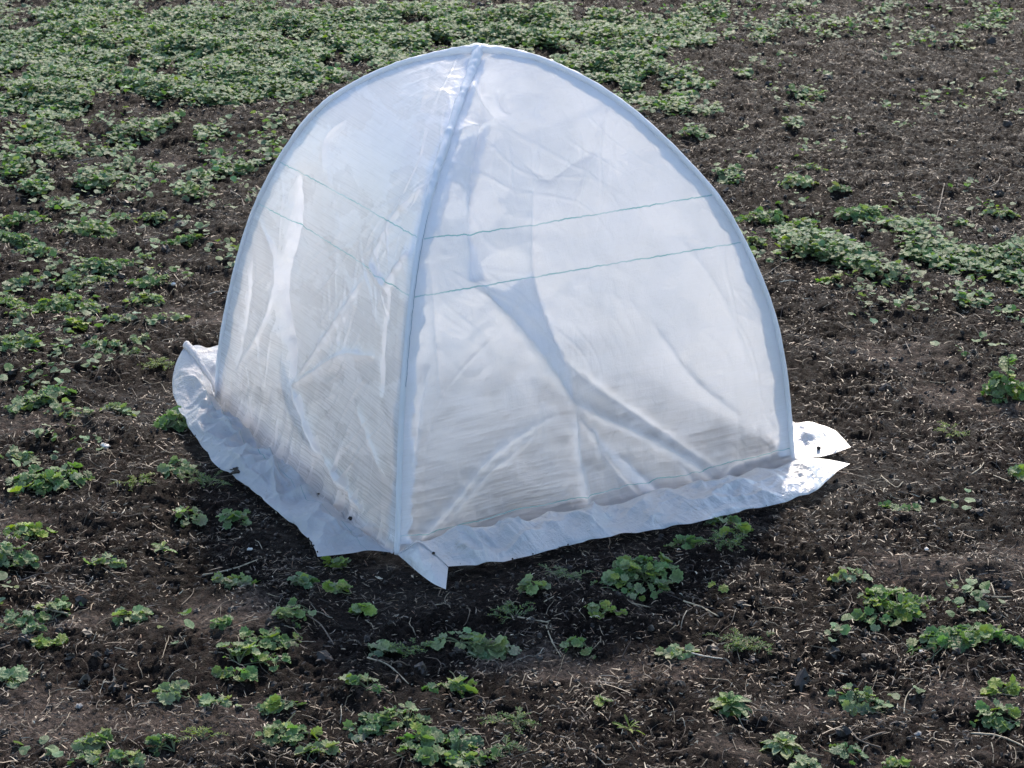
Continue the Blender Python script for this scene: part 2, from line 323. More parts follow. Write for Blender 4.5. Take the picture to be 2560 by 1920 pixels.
SKIRT = {
'R': dict(side0=[(-0.1845,3.1826,0.004),(-0.1549,3.1704,0.028),(-0.1268,3.1339,0.022),(-0.1045,3.0972,0.014)], outer=[(-0.1045,3.0972,0.014),(-0.0351,3.1257,0.004),(0.0262,3.1548,0.004),(0.0729,3.1826,0.004),(0.1518,3.2193,0.006),(0.232,3.2504,0.004),(0.3127,3.275,0.008),(0.3971,3.324,0.006),(0.4826,3.366,0.006),(0.5366,3.4064,0.008),(0.5786,3.4721,0.01),(0.6144,3.5125,0.014)], side1=[(0.5155,3.5421,0.012),(0.5406,3.5365,0.02),(0.5769,3.5239,0.02),(0.6144,3.5125,0.014)]),
'L': dict(side0=[(-0.1961,3.1669,0.004),(-0.2365,3.1716,0.006),(-0.2663,3.1571,0.008),(-0.3214,3.1369,0.012)], outer=[(-0.3214,3.1369,0.012),(-0.3426,3.2098,0.008),(-0.4164,3.3391,0.006),(-0.4768,3.441,0.004),(-0.5364,3.5181,0.006),(-0.5907,3.6372,0.01),(-0.6403,3.7591,0.016),(-0.6682,3.8565,0.03),(-0.6688,3.8929,0.05),(-0.6581,3.9173,0.075),(-0.6491,3.9351,0.085)], side1=[(-0.5848,3.8552,0.004),(-0.5891,3.8638,0.03),(-0.6082,3.8801,0.055),(-0.6295,3.9096,0.075),(-0.6491,3.9351,0.085)]),
'DR': dict(side0=[(0.5203,3.5661,0.008),(0.5458,3.5707,0.006),(0.5808,3.5771,0.006),(0.629,3.598,0.01)], outer=[(0.629,3.598,0.01),(0.6175,3.6549,0.01),(0.6011,3.693,0.01),(0.5617,3.7274,0.008),(0.5289,3.7483,0.006),(0.42,4.12,0.005),(0.3,4.33,0.006),(0.12,4.42,0.005)], side1=[(0.085,4.235,0),(0.1,4.33,0.01),(0.12,4.42,0.005)]),
'BL': dict(side0=[(-0.5848,3.8552,0.004),(-0.6038,3.9092,0.004),(-0.6346,3.9851,0.004),(-0.6626,4.0635,0.004)], outer=[(-0.6626,4.0635,0.004),(-0.6697,4.1233,0.01),(-0.6436,4.1234,0.012),(-0.6109,4.1315,0.01),(-0.35,4.33,0.006),(-0.15,4.42,0.006),(0.05,4.45,0.004)], side1=[(0.085,4.235,0),(0.06,4.33,0.01),(0.05,4.45,0.004)]),
}
SHADE_LAYERS = [('R',[(-0.069,3.335,0.424),(-0.005,3.361,0.406),(0.052,3.399,0.426),(0.079,3.381,0.345),(0.111,3.372,0.252),(0.113,3.361,0.19),(0.075,3.355,0.259),(0.027,3.349,0.329),(-0.009,3.345,0.37)]),('R',[(-0.066,3.394,0.519),(-0.037,3.351,0.421),(-0.069,3.335,0.424)]),('R',[(-0.127,3.37,0.526),(-0.11,3.433,0.581),(-0.087,3.503,0.625),(-0.053,3.535,0.64),(-0.034,3.545,0.642),(-0.049,3.486,0.603),(-0.065,3.41,0.538),(-0.063,3.39,0.512),(-0.077,3.429,0.564),(-0.095,3.431,0.573),(-0.109,3.394,0.544),(-0.12,3.348,0.494)]),('R',[(0.131,3.367,0.166),(0.208,3.394,0.061),(0.262,3.417,0),(0.224,3.398,0.015),(0.164,3.375,0.096)]),('L',[(-0.343,3.449,0.059),(-0.393,3.536,0.072),(-0.433,3.612,0.104),(-0.447,3.657,0.18),(-0.431,3.622,0.155),(-0.391,3.543,0.113)])]  # outlines of the added inner film that dims light at the folds
TONGUE = dict(top=[(-0.1917,3.1707,0.003),(-0.1747,3.1763,0.014),(-0.1549,3.1693,0.0285),(-0.1268,3.1329,0.0225),(-0.1044,3.0962,0.0145)], bot=[(-0.1908,3.1692,0.002),(-0.1731,3.1362,0.003),(-0.1524,3.0989,0.003),(-0.1284,3.0624,0.003),(-0.1068,3.0431,0.002)])
PLANTS = [
(-1.213,5.04,0.052,0.039,0.025,'r','g','wide leafy weed mat at the left frame edge, uppermost of the mats beside that edge'),
(-1.206,4.861,0.045,0.034,0.026,'r','b','weed mat touching the left frame edge just under the uppermost wide mat'),
(-1.127,4.793,0.042,0.029,0.014,'r','p','low pale-leaved weed with one white leaf tip near the left frame edge'),
(-1.026,4.913,0.057,0.043,0.031,'r','g','bright weed clump with yellow-green tips, far left field, largest of its row'),
(-0.976,5.054,0.035,0.013,0.014,'r','p','flat pale weed strip directly right of and above the bright yellow-tipped clump'),
(-0.898,5.078,0.037,0.025,0.014,'r','p','small weed with broad pale leaves between the yellow-tipped clump and tent'),
(-0.794,4.85,0.039,0.029,0.014,'r','g','round green weed tuft on bare soil, nearest the tent at its upper left'),
(-0.939,4.666,0.056,0.042,0.016,'r','b','dense blue-green weed mound left of the tent, with a second mat at its lower left'),
(-0.982,4.571,0.053,0.029,0.014,'r','p','flat weed mat tucked against the lower left of the dense blue-green mound'),
(-0.822,4.543,0.04,0.03,0.018,'r','g','weed clump with a white scrap at its right, left of the tent wall'),
(-0.814,4.419,0.043,0.024,0.014,'r','p','weed mat of round pale leaves overhanging dark soil, left of the tent'),
(-0.856,4.723,0.022,0.01,0.014,'r','p','tiny pale weed tuft to the right of the dense blue-green mound'),
(-1.134,4.579,0.032,0.024,0.02,'r','b','blue-green weed sprawl close to the left frame edge, halfway up the photo'),
(-1.118,4.418,0.035,0.026,0.021,'r','g','weed clump cut by the left frame edge, level with the overhanging pale mat'),
(-1.003,4.407,0.054,0.04,0.029,'r','g','large rounded weed clump with a bright centre, far left at mid height'),
(-0.929,4.361,0.029,0.017,0.014,'r','p','pale weed fringe attached to the lower right of the bright-centred clump'),
(-1.074,4.339,0.026,0.007,0.014,'r','p','thin flat weed strip below left of the bright-centred clump'),
(-0.944,4.272,0.03,0.013,0.014,'r','y','yellow-green weed sprig below the bright-centred clump'),
(-0.854,4.298,0.025,0.006,0.014,'r','p','small flat pale weed beside a straw, left of the tent skirt'),
(-0.743,4.325,0.027,0.007,0.014,'r','p','small low weed just above the curled corner of the tent skirt'),
(-1.044,4.131,0.047,0.035,0.014,'r','g','weed clump with a lime-green tip at the left frame edge, level with the curled skirt'),
(-0.853,4.137,0.032,0.023,0.014,'r','b','trailing blue-green weed left of the curled skirt corner'),
(-0.793,4.082,0.023,0.006,0.014,'r','p','thin pale weed runner between the trailing weed and the curled skirt'),
(-0.786,4.164,0.023,0.006,0.014,'r','p','very low weed leaves above the thin pale runner near the curled skirt'),
(-0.718,4.024,0.023,0.006,0.014,'f','y','yellowing grass tuft beside the curled skirt corner'),
(-0.932,3.845,0.042,0.032,0.026,'r','b','compact blue-green weed bush on a pale soil patch at far left'),
(-0.969,3.795,0.013,0.004,0.014,'r','p','tiny pale weed below left of the compact blue-green bush'),
(-0.849,3.762,0.031,0.009,0.014,'r','p','sprawling dusty weed lying among straw right of the compact blue-green bush'),
(-0.766,3.791,0.02,0.005,0.014,'r','p','small dusty weed amid coiled dry stems left of the tent skirt'),
(-0.645,3.752,0.032,0.024,0.031,'r','g','dark green weed half hidden under the left edge of the tent skirt'),
(-0.608,3.516,0.032,0.02,0.014,'r','b','neat pale-rimmed weed tuft left of the skirt, beside feathery leaves'),
(-0.555,3.467,0.035,0.017,0.014,'f','g','feathery green weed running toward the left edge of the tent skirt'),
(-0.841,3.479,0.052,0.039,0.028,'r','g','biggest leafy weed patch of the left frame side, below the pale soil'),
(-0.915,3.592,0.024,0.014,0.014,'r','p','dull weed with shaded leaves above the biggest left-side patch'),
(-0.671,3.453,0.02,0.005,0.014,'f','y','yellow-green grassy sprig standing alone on pale soil left of the skirt'),
(-0.482,3.33,0.024,0.018,0.026,'r','g','bushy green weed pressed against the outer edge of the left skirt'),
(-0.563,3.337,0.021,0.016,0.021,'r','p','sparse weed of scattered small leaves left of the bushy one by the skirt'),
(-0.831,3.281,0.038,0.019,0.014,'r','y','yellow-green weed arch at the left frame edge, joined to a darker clump below'),
(-0.831,3.152,0.033,0.024,0.035,'r','b','large-leaved dark weed clump cut by the left frame edge under the yellow-green arch'),
(-0.585,3.187,0.023,0.018,0.028,'o','g','lone seedling with one upright crinkled leaf, lower left soil'),
(-0.674,3.138,0.025,0.006,0.014,'r','p','flat withered weed left of the lone upright-leaf seedling'),
(-0.453,3.083,0.021,0.015,0.014,'r','p','small grey-green weed below the long pale straw'),
(-0.341,3.067,0.019,0.014,0.02,'r','b','small weed with one round veined leaf below the skirt corner at left'),
(-0.778,2.945,0.025,0.019,0.037,'r','b','weed clump of crinkled leaves at the left frame edge, lower quarter'),
(-0.725,2.987,0.028,0.017,0.014,'r','g','weed growing through a thick pale straw near the lower left'),
(-0.592,2.947,0.021,0.012,0.014,'r','p','small isolated weed with pale rounded leaves on bare lower left soil'),
(-0.738,2.898,0.009,0.002,0.014,'r','b','tiny star-shaped seedling below the weed on the thick straw'),
(-0.711,2.858,0.021,0.005,0.014,'r','y','flat yellow-green weed on pale soil at lower left'),
(-0.739,2.752,0.019,0.015,0.028,'r','b','weed with two big hanging leaves at the lower left frame edge'),
(-0.5,2.703,0.022,0.01,0.014,'r','p','pale sprawling weed below left of the largest foreground bush'),
(-0.43,2.681,0.024,0.008,0.014,'r','p','weed with thin spreading leaf stalks below the largest foreground bush'),
(-0.33,2.677,0.024,0.008,0.014,'r','b','low weed directly above another leafy one, right of the spreading-stalk weed'),
(-0.318,2.605,0.033,0.022,0.014,'r','g','broad-leaved weed with a trailing runner, lower centre left'),
(-0.27,2.559,0.018,0.004,0.014,'r','p','few pale leaves at the end of the trailing runner'),
(-0.58,2.583,0.017,0.011,0.014,'r','g','weed with one bright heart-shaped leaf near the lower left corner'),
(-0.597,2.563,0.013,0.003,0.014,'r','p','dusty small weed left of the bright heart-shaped leaf'),
(-0.49,2.576,0.018,0.01,0.014,'r','b','small compact weed in the bottom left quarter beside a feathery tuft'),
(-0.438,2.587,0.013,0.003,0.014,'f','y','feathery tuft right of the small compact weed, bottom left quarter'),
(-0.578,2.522,0.027,0.007,0.014,'r','g','weed row cut by the bottom frame edge at left'),
(-0.535,2.522,0.015,0.006,0.014,'r','g','bright weed cut by the bottom frame edge, right of the weed row'),
(-0.292,3.149,0.014,0.003,0.014,'r','y','yellow-green leaves peeping from under the front of the left skirt'),
(-0.284,3.047,0.015,0.004,0.014,'r','y','flat bright yellow-green sprig below the front of the left skirt'),
(-0.237,2.983,0.013,0.003,0.014,'r','y','tiny yellowish weed in front of the folded skirt corner'),
(-0.196,2.836,0.014,0.011,0.024,'r','b','small weed with one dark round leaf left of the feathery patch'),
(-0.154,2.847,0.021,0.014,0.014,'f','g','feathery patch attached to the weed with a dark round leaf'),
(-0.056,2.872,0.044,0.023,0.014,'r','p','dusty flattened weed mat centred below the folded skirt corner'),
(0.005,2.959,0.018,0.013,0.019,'f','g','upright feathery weed below the right skirt, above the dusty flattened mat'),
(0.093,3.101,0.024,0.012,0.014,'f','p','fine feathery weed left of the big bright bush in front of the skirt'),
(0.212,3.084,0.053,0.04,0.025,'r','g','big bright bush of round leaves in front of the right skirt'),
(0.033,3.027,0.016,0.004,0.014,'r','p','three dull round leaves below the front edge of the right skirt'),
(0.141,2.957,0.021,0.009,0.014,'r','y','yellow-green weed with rounded leaves below the big bright bush'),
(0.102,2.854,0.018,0.013,0.018,'r','g','small weed of veined leaves among straw, bottom centre'),
(0.252,2.84,0.021,0.011,0.014,'r','p','pale weed with a straw stem trailing from its right'),
(-0.218,2.713,0.024,0.01,0.014,'r','g','upper left part weed of the bottom-centre group, with small leaves'),
(-0.096,2.722,0.04,0.01,0.014,'r','g','arching weed row, upper right of the bottom-centre group'),
(-0.206,2.624,0.025,0.017,0.014,'r','b','blue-green weed with lobed leaves, left of the bottom-centre group'),
(-0.162,2.629,0.029,0.022,0.024,'r','g','tallest green weed in the middle of the bottom-centre group'),
(-0.126,2.564,0.018,0.012,0.014,'r','g','weed right below the tallest one of the bottom-centre group'),
(-0.071,2.571,0.016,0.012,0.017,'r','b','ruffled weed at the right of the bottom-centre group'),
(-0.084,2.526,0.055,0.014,0.014,'r','g','wide weed row cut by the bottom frame edge at centre'),
(0.003,2.631,0.028,0.02,0.014,'f','g','large feathery weed to the right of the bottom-centre group'),
(-0.01,2.55,0.014,0.011,0.017,'f','b','blue-grey vetch-like weed below the large feathery one'),
(0.124,2.661,0.009,0.002,0.014,'1','g','single round veined leaf on bare soil, bottom centre right'),
(0.166,2.602,0.025,0.019,0.017,'s','y','spiky rosette with narrow light-green leaves, bottom centre right'),
(0.359,3.303,0.021,0.008,0.014,'r','g','dark green weed peeping out under the edge of the right skirt'),
(0.286,3.203,0.023,0.009,0.014,'r','g','shaded weed between the right skirt and the big bright bush'),
(0.382,3.229,0.017,0.004,0.014,'r','y','yellow-green sprig below the right skirt edge'),
(0.363,3.18,0.028,0.007,0.014,'f','g','feathery patch under the yellow-green sprig by the right skirt'),
(0.358,2.862,0.044,0.026,0.014,'f','g','long feathery weed trailing rightward, lower right half'),
(0.314,2.664,0.032,0.024,0.034,'o','g','full rosette of spatula leaves, the larger and left of two'),
(0.381,2.57,0.031,0.023,0.023,'o','p','looser rosette with pale spotted leaves, right of the full rosette'),
(0.509,2.713,0.029,0.022,0.029,'r','b','weed strung diagonally downhill, right of both rosettes'),
(0.468,2.555,0.021,0.015,0.014,'r','b','small upright-leaved weed right of the looser rosette'),
(0.408,2.514,0.017,0.004,0.014,'r','p','weed top cut by the bottom frame edge under the looser rosette'),
(0.6,2.975,0.053,0.04,0.022,'r','g','large two-toned weed clump on the right, dark green at its right half'),
(0.542,3.051,0.026,0.008,0.014,'r','p','pale leaves trailing up-left from the large two-toned clump'),
(0.69,2.875,0.066,0.027,0.014,'r','g','wide weed mat with a bright sprig at its left end, right side'),
(0.698,2.657,0.028,0.02,0.014,'r','g','weed near the right frame edge above a long brown stem'),
(0.727,2.729,0.023,0.006,0.014,'r','y','flat weed near the right frame edge, beneath the wide mat'),
(0.33,3.022,0.008,0.002,0.014,'1','y','tiny seedling with two leaves below right of the big bright bush'),
(0.529,2.513,0.013,0.003,0.014,'r','y','lime-green sprout at the bottom frame edge, lower right'),
(0.745,5.315,0.037,0.027,0.022,'r','p','weed with drooping stems on bare soil right of the hoop, second from the tent'),
(0.629,5.076,0.047,0.035,0.025,'r','g','weed clump touching the tent right of the hoop at mid height'),
(0.81,5.501,0.03,0.012,0.014,'r','p','small pale weed at the end of a dark twig, upper right'),
(0.727,5.021,0.03,0.023,0.015,'r','p','pale weed between the clump at the hoop and the grey-green mound'),
(0.87,5.057,0.058,0.044,0.032,'r','b','grey-green weed mound at the top of the right-hand patch'),
(0.935,5.012,0.048,0.02,0.014,'r','p','weed tail stretching right from the grey-green mound'),
(1.016,5.014,0.021,0.016,0.015,'r','p','small weed right of the tail of the grey-green mound'),
(1.114,5.054,0.017,0.009,0.014,'r','p','tiny pale tuft between the small weed and the right frame edge'),
(1.231,5.111,0.032,0.024,0.015,'r','p','pale weed clump near the right frame edge above the dense patch'),
(0.847,5.261,0.019,0.006,0.014,'r','p','tiny weed above the grey-green mound'),
(0.729,4.558,0.022,0.009,0.014,'r','y','yellowish weed below the dense right-hand patch'),
(0.588,4.862,0.019,0.005,0.014,'r','p','pale sprig right beside the hoop, below the clump touching it'),
(0.987,3.919,0.041,0.031,0.045,'u','g','upright bushy weed with a tall middle stem at the right frame edge'),
(0.843,3.734,0.018,0.013,0.018,'f','y','yellowing sprig on bare soil right of the tent foot'),
(0.678,3.352,0.024,0.012,0.014,'r','g','bright small weed on bare soil right of the skirt tip'),
(0.917,3.51,0.014,0.01,0.032,'r','p','pale weed cut by the right frame edge below the upright bushy one'),
]
BIGBUSH = [(-0.338,2.931,0.033,0.018,0.014),(-0.377,2.861,0.037,0.026,0.014),(-0.405,2.799,0.031,0.016,0.014),(-0.452,2.91,0.014,0.008,0.014),(-0.406,2.751,0.026,0.007,0.014),(-0.359,2.796,0.024,0.013,0.014)]
MATS = [(-1.433,7.14,0.534,0.58,0.95),(-0.86,7.101,0.421,0.541,0.95),(-0.394,7.237,0.361,0.478,0.95),(-1.395,6.615,0.298,0.294,0.9),(-1.003,6.554,0.253,0.327,0.95),(-0.722,6.667,0.197,0.305,0.9),(-1.41,6.252,0.169,0.163,0.8),(-0.883,6.295,0.085,0.119,0.8),(-0.641,6.338,0.064,0.09,0.7),(-0.76,6.41,0.055,0.061,0.6),(-0.529,6.874,0.17,0.211,0.85),(-0.321,7.031,0.188,0.159,0.7),(-0.089,7.181,0.324,0.387,0.7),(0.216,7.293,0.278,0.315,0.75),(0.361,6.954,0.14,0.179,0.85),(0.228,6.637,0.15,0.233,0.9),(0.401,6.553,0.119,0.229,0.9),(0.445,6.334,0.1,0.151,0.8),(0.321,6.403,0.116,0.153,0.8),(0.533,7.212,0.162,0.232,0.75),(0.658,7.572,0.135,0.167,0.6),(0.461,6.15,0.083,0.079,0.6),(0.572,6.504,0.073,0.113,0.55),(-0.609,6.564,0.088,0.095,0.6),(-0.41,6.659,0.089,0.078,0.5),(-1.38,5.869,0.08,0.137,0.75),(-1.355,6.094,0.083,0.1,0.7),(-1.283,5.669,0.09,0.097,0.7),(-1.226,6.206,0.042,0.057,0.5),(-1.076,5.865,0.067,0.115,0.85),(-0.999,5.99,0.041,0.081,0.7),(-0.854,5.864,0.051,0.083,0.8),(-1.138,5.718,0.039,0.049,0.6),(-1.071,6.307,0.054,0.071,0.8),(-0.829,6.286,0.064,0.07,0.6),(-1.053,5.533,0.038,0.042,0.6),(-1.349,5.476,0.056,0.082,0.8),(-1.243,5.328,0.044,0.07,0.8),(-1.115,5.394,0.064,0.071,0.85),(-0.868,5.694,0.032,0.039,0.4),(-0.832,5.435,0.047,0.063,0.8),(-0.752,5.529,0.073,0.056,0.75),(-0.685,5.641,0.051,0.043,0.7),(-0.83,5.269,0.058,0.042,0.7),(-0.959,5.519,0.031,0.042,0.4),(-1.153,5.174,0.036,0.033,0.4),(0.735,4.798,0.08,0.109,0.95),(0.806,4.674,0.063,0.083,0.9),(0.696,4.939,0.057,0.053,0.8),(1.052,4.723,0.148,0.126,0.95),(1.115,4.532,0.075,0.132,0.95),(0.935,4.567,0.069,0.072,0.85),(1.054,4.428,0.093,0.056,0.85),(0.968,4.94,0.068,0.038,0.5),(0.843,4.588,0.037,0.046,0.8),(1.093,4.373,0.041,0.049,0.8),(0.814,6.691,0.067,0.066,0.45),(0.74,6.57,0.037,0.038,0.4),(0.914,6.333,0.064,0.048,0.5),(0.586,6.123,0.035,0.045,0.5),(0.526,5.878,0.043,0.047,0.55),(0.653,5.837,0.029,0.041,0.55),(0.806,5.926,0.027,0.032,0.5),(0.943,5.733,0.047,0.05,0.55),(0.873,6.145,0.042,0.039,0.35),(0.567,5.437,0.045,0.063,0.8),(1.002,6.998,0.031,0.036,0.3),(0.958,7.288,0.324,0.232,0.1),(1.439,7.274,0.356,0.309,0.1),(1.396,6.268,0.171,0.239,0.06),(0.793,7.249,0.162,0.193,0.25),(1.001,7.645,0.102,0.068,0.35),(1.733,7.522,0.1,0.098,0.3),(1.186,5.342,0.049,0.044,0.2),(-0.714,5.791,0.079,0.101,0.15),(-0.98,5.342,0.098,0.087,0.2),(-1.063,5.133,0.071,0.049,0.2),(-1.054,4.621,0.064,0.067,0.15),(-0.97,4.109,0.058,0.033,0.2)]
STEMS = [
([(-0.508,3.113),(-0.478,3.123),(-0.449,3.14),(-0.424,3.163)],0.0026,'t','long pale straw left of the front tent corner'),
([(-0.769,3.011),(-0.732,2.987),(-0.7,2.964)],0.004,'t','thick pale flattened straw under a small weed at lower left'),
([(-0.218,2.803),(-0.185,2.783),(-0.152,2.733)],0.0024,'t','bent pale straw above the bottom-centre weed group'),
([(-0.134,2.582),(-0.109,2.604),(-0.08,2.605),(-0.044,2.619)],0.003,'d','dark knobbly stem lying across the bottom-centre weed group'),
([(0.053,2.912),(0.061,2.87),(0.074,2.827)],0.002,'t','kinked straw between the dusty mat and the small veined weed'),
([(0.19,2.972),(0.22,2.998)],0.002,'t','short straight straw right of the yellow-green weed'),
([(0.273,2.994),(0.3,2.976),(0.323,2.948)],0.0024,'t','straight straw sloping down right below the right skirt'),
([(0.273,2.83),(0.297,2.819),(0.318,2.813)],0.0024,'p','white straw stem joined to the pale weed'),
([(0.571,2.681),(0.579,2.712),(0.594,2.735),(0.611,2.751)],0.0022,'t','curved straw right of the diagonal weed'),
([(0.657,2.623),(0.688,2.612),(0.706,2.591),(0.72,2.565)],0.003,'t','long brown stem running out of the lower right frame edge'),
([(0.734,3.008),(0.766,3.013),(0.804,3.034)],0.0026,'t','forked dry stem right of the large two-toned clump'),
([(-0.322,2.933),(-0.299,2.909),(-0.28,2.87),(-0.262,2.823)],0.0022,'d','dark thin twig reaching right from the largest foreground bush'),
([(0.481,2.619),(0.49,2.591),(0.519,2.577)],0.003,'d','gnarled brown stem between the two lower right weeds'),
([(0.051,2.987),(0.066,3.008)],0.002,'t','tiny straw beside the three dull round leaves'),
([(0.009,2.953),(0.057,2.924)],0.0024,'t','pale straw under the upright feathery weed'),
([(0.68,4.999),(0.605,4.942),(0.556,4.898)],0.002,'d','thin dark twig right of the hoop'),
([(0.672,4.754),(0.619,4.674),(0.592,4.624)],0.003,'d','short brown twig at the lower left of the dense right-hand patch'),
([(1.024,5.592),(0.937,5.56),(0.856,5.523)],0.0022,'d','dark twig leading to the small pale weed, upper right'),
([(1.164,5.367),(1.212,5.302),(1.271,5.354),(1.3,5.433)],0.003,'d','dark branched stem near the right frame edge, upper right'),
([(1.135,5.345),(1.092,5.177),(1.058,5.057)],0.003,'d','dark stem hanging down toward the pale tuft, upper right'),
([(-1.183,5.177),(-1.145,5.193),(-1.12,5.189)],0.0022,'t','straight pale straw left of the field above the yellow-tipped clump'),
([(-0.933,4.072),(-0.906,4.032),(-0.886,4.024),(-0.88,4.04)],0.003,'t','curled pale stem on dark soil left of the curled skirt'),
([(-0.732,5.285),(-0.7,5.239),(-0.682,5.157)],0.003,'d','bent brown stem just left of the hoop at mid height'),
([(0.835,3.508),(0.87,3.571),(0.873,3.603)],0.0025,'t','crooked pale straw on bare soil right of the skirt tips'),
([(0.674,3.518),(0.689,3.457),(0.705,3.477)],0.0022,'t','bent straw pair member nearest the right skirt tip'),
([(0.866,3.528),(0.895,3.467)],0.0022,'t','thin straw crossing behind the crooked pale one at right'),
]
PEBBLES = [
(-0.443,3.209,0.004,'w','small round white pebble below the left skirt'),
(-0.627,2.671,0.006,'g','flat grey pebble on the lower left soil'),
(-0.76,3.618,0.008,'w','broken whitish stone on pale soil left of the skirt'),
(-0.764,4.512,0.006,'w','bright white chip beside the weed left of the tent wall'),
(0.629,2.86,0.004,'w','small white stone right of the large two-toned weed clump'),
(0.579,2.616,0.005,'g','grey pebble in the bottom right quarter'),
(0.693,3.177,0.004,'w','small pale stone on bare soil below the bright small weed'),
]
CLODS = [
(-0.278,3.294,0.008,0.005,'round soil crumb on the middle of the left skirt'),
(0.222,3.26,0.008,0.0045,'round soil crumb near the outer edge of the right skirt'),
(0.568,3.591,0.012,0.005,'dark soil crumb on the back right skirt tip'),
(-0.342,3.397,0.008,0.0025,'tiny soil speck on the left skirt, upper of a small line'),
(-0.08,3.212,0.012,0.004,'soil crumb on the right skirt near its folded corner'),
(-0.073,3.121,0.002,0.013,'dark soil lump against the front edge of the right skirt'),
(-0.497,3.484,0.012,0.011,'dark soil and root scrap lying over the left skirt edge'),
(-0.129,3.13,0.023,0.0035,'brown mud scrap stuck on the crest of the folded skirt corner'),
]
# ================================================================ ground
PATCH = [(-.52, 2.62, .30, .14), (-.98, 3.30, .22, .16), (-.95, 3.75, .22, .10), (.72, 3.12, .18, .07), (.93, 3.15, .22, .12), (.47, 2.70, .14, .07), (.80, 2.72, .2, .09), (.1, 2.80, .26, .09), (-.42, 2.96, .15, .1), (.95, 3.9, .25, .12), (.80, 4.1, .2, .1), (.5, 2.55, .25, .05), (-.75, 2.95, .18, .06), (-.68, 4.35, .12, .05), (-.95, 5.6, .1, .08)]
def soil_mask(x, y):
    """smoother, paler, dried crust (0..1)"""
    m = np.zeros_like(x)
    for px, py, rx, ry in PATCH:
        m = np.maximum(m, np.exp(-(((x-px)/rx)**2+((y-py)/ry)**2)*1.1))
    n = perlin(x*5, y*5, 11)+.6*perlin(x*13, y*13, 12)+.45*perlin(x*34, y*34, 13)
    return np.clip((m*1.25+.55*n-.60)*2.2, 0, 1)
def ground_h(x, y, fine=True):
    x = np.asarray(x, float); y = np.asarray(y, float)
    wx = x+.03*perlin(x*9, y*9, 21); wy = y+.03*perlin(x*9, y*9, 22)
    h = .016*perlin(x*1.7, y*1.7, 1)+.012*perlin(wx*5, wy*5, 2)
    m = soil_mask(x, y)
    a = .013*(perlin(wx*12, wy*12, 3)) + .0055*(1-2*np.abs(perlin(wx*29, wy*29, 4)))
    b = .0038*perlin(wx*58, wy*58, 5)+.0055*(1-2*np.abs(perlin(x*90, y*90, 6)))*(.5+.9*perlin(x*7, y*7, 9))
    h = h+a*(1-.4*m)+b*(1-.45*m)
    if fine: h = h+(1-.6*m)*.0030*perlin(x*170, y*170, 8)
    # trodden flat where the tent and its skirt lie
    ca, sa = math.cos(math.radians(30)), math.sin(math.radians(30))
    dx, dy = x+.03, y-3.70
    r = np.maximum(np.abs(dx*.87+dy*.5), np.abs(-dx*.5+dy*.87))
    t = np.clip((r-.50)/.14, 0, 1); t = t*t*(3-2*t)
    r2 = np.clip(1-t, 0, 1)
    return h*(1-.75*r2)-.010*r2-.004
def axis(a0, a1, step, far0, far1, ratio=1.35):
    c = list(np.arange(a0, a1, step)); s = step; p = c[-1]
    while p < far1: s *= ratio; p += s; c.append(p)
    s = step; p = c[0]; pre = []
    while p > far0: s *= ratio; p -= s; pre.append(p)
    return np.array(pre[::-1]+c)
def yaxis():
    c = []; p = 2.2
    while p < 8.8: c.append(p); p += .0034*(p/2.9)**1.15
    s = .02
    while p < 320: c.append(p); p += s; s *= 1.3
    s = .004; p = 2.2; pre = []
    while p > -12: s *= 1.35; p -= s; pre.append(p)
    return np.array(pre[::-1]+c)
xs = axis(-2.25, 2.25, .0036, -260, 260); ys = yaxis()
X, Y = np.meshgrid(xs, ys)
Hh = ground_h(X, Y)
rr = np.hypot(X, Y-4); Hh = Hh*np.clip(1-(rr-14)/60, 0, 1)
mk = soil_mask(X, Y)
tone = np.clip(.5+.5*perlin(X*2.3, Y*2.3, 31)+.35*perlin(X*19, Y*19, 32), 0, 1.3)
dark = np.array([.0070, .0049, .0043]); brown = np.array([.0150, .0105, .0089]); dry = np.array([.084, .068, .058])
cg = dark+(brown-dark)*tone[..., None]
cg = cg*(1-mk[..., None])+dry*(mk*(.75+.25*tone))[..., None]
gr = mesh('ground', np.stack([X, Y, Hh], -1).reshape(-1, 3), gridfaces(len(xs), len(ys)), M_SOIL, cols=cg.reshape(-1, 3))
tag(gr, kind='structure', label='dark crumbly field soil with paler dried crust patches')

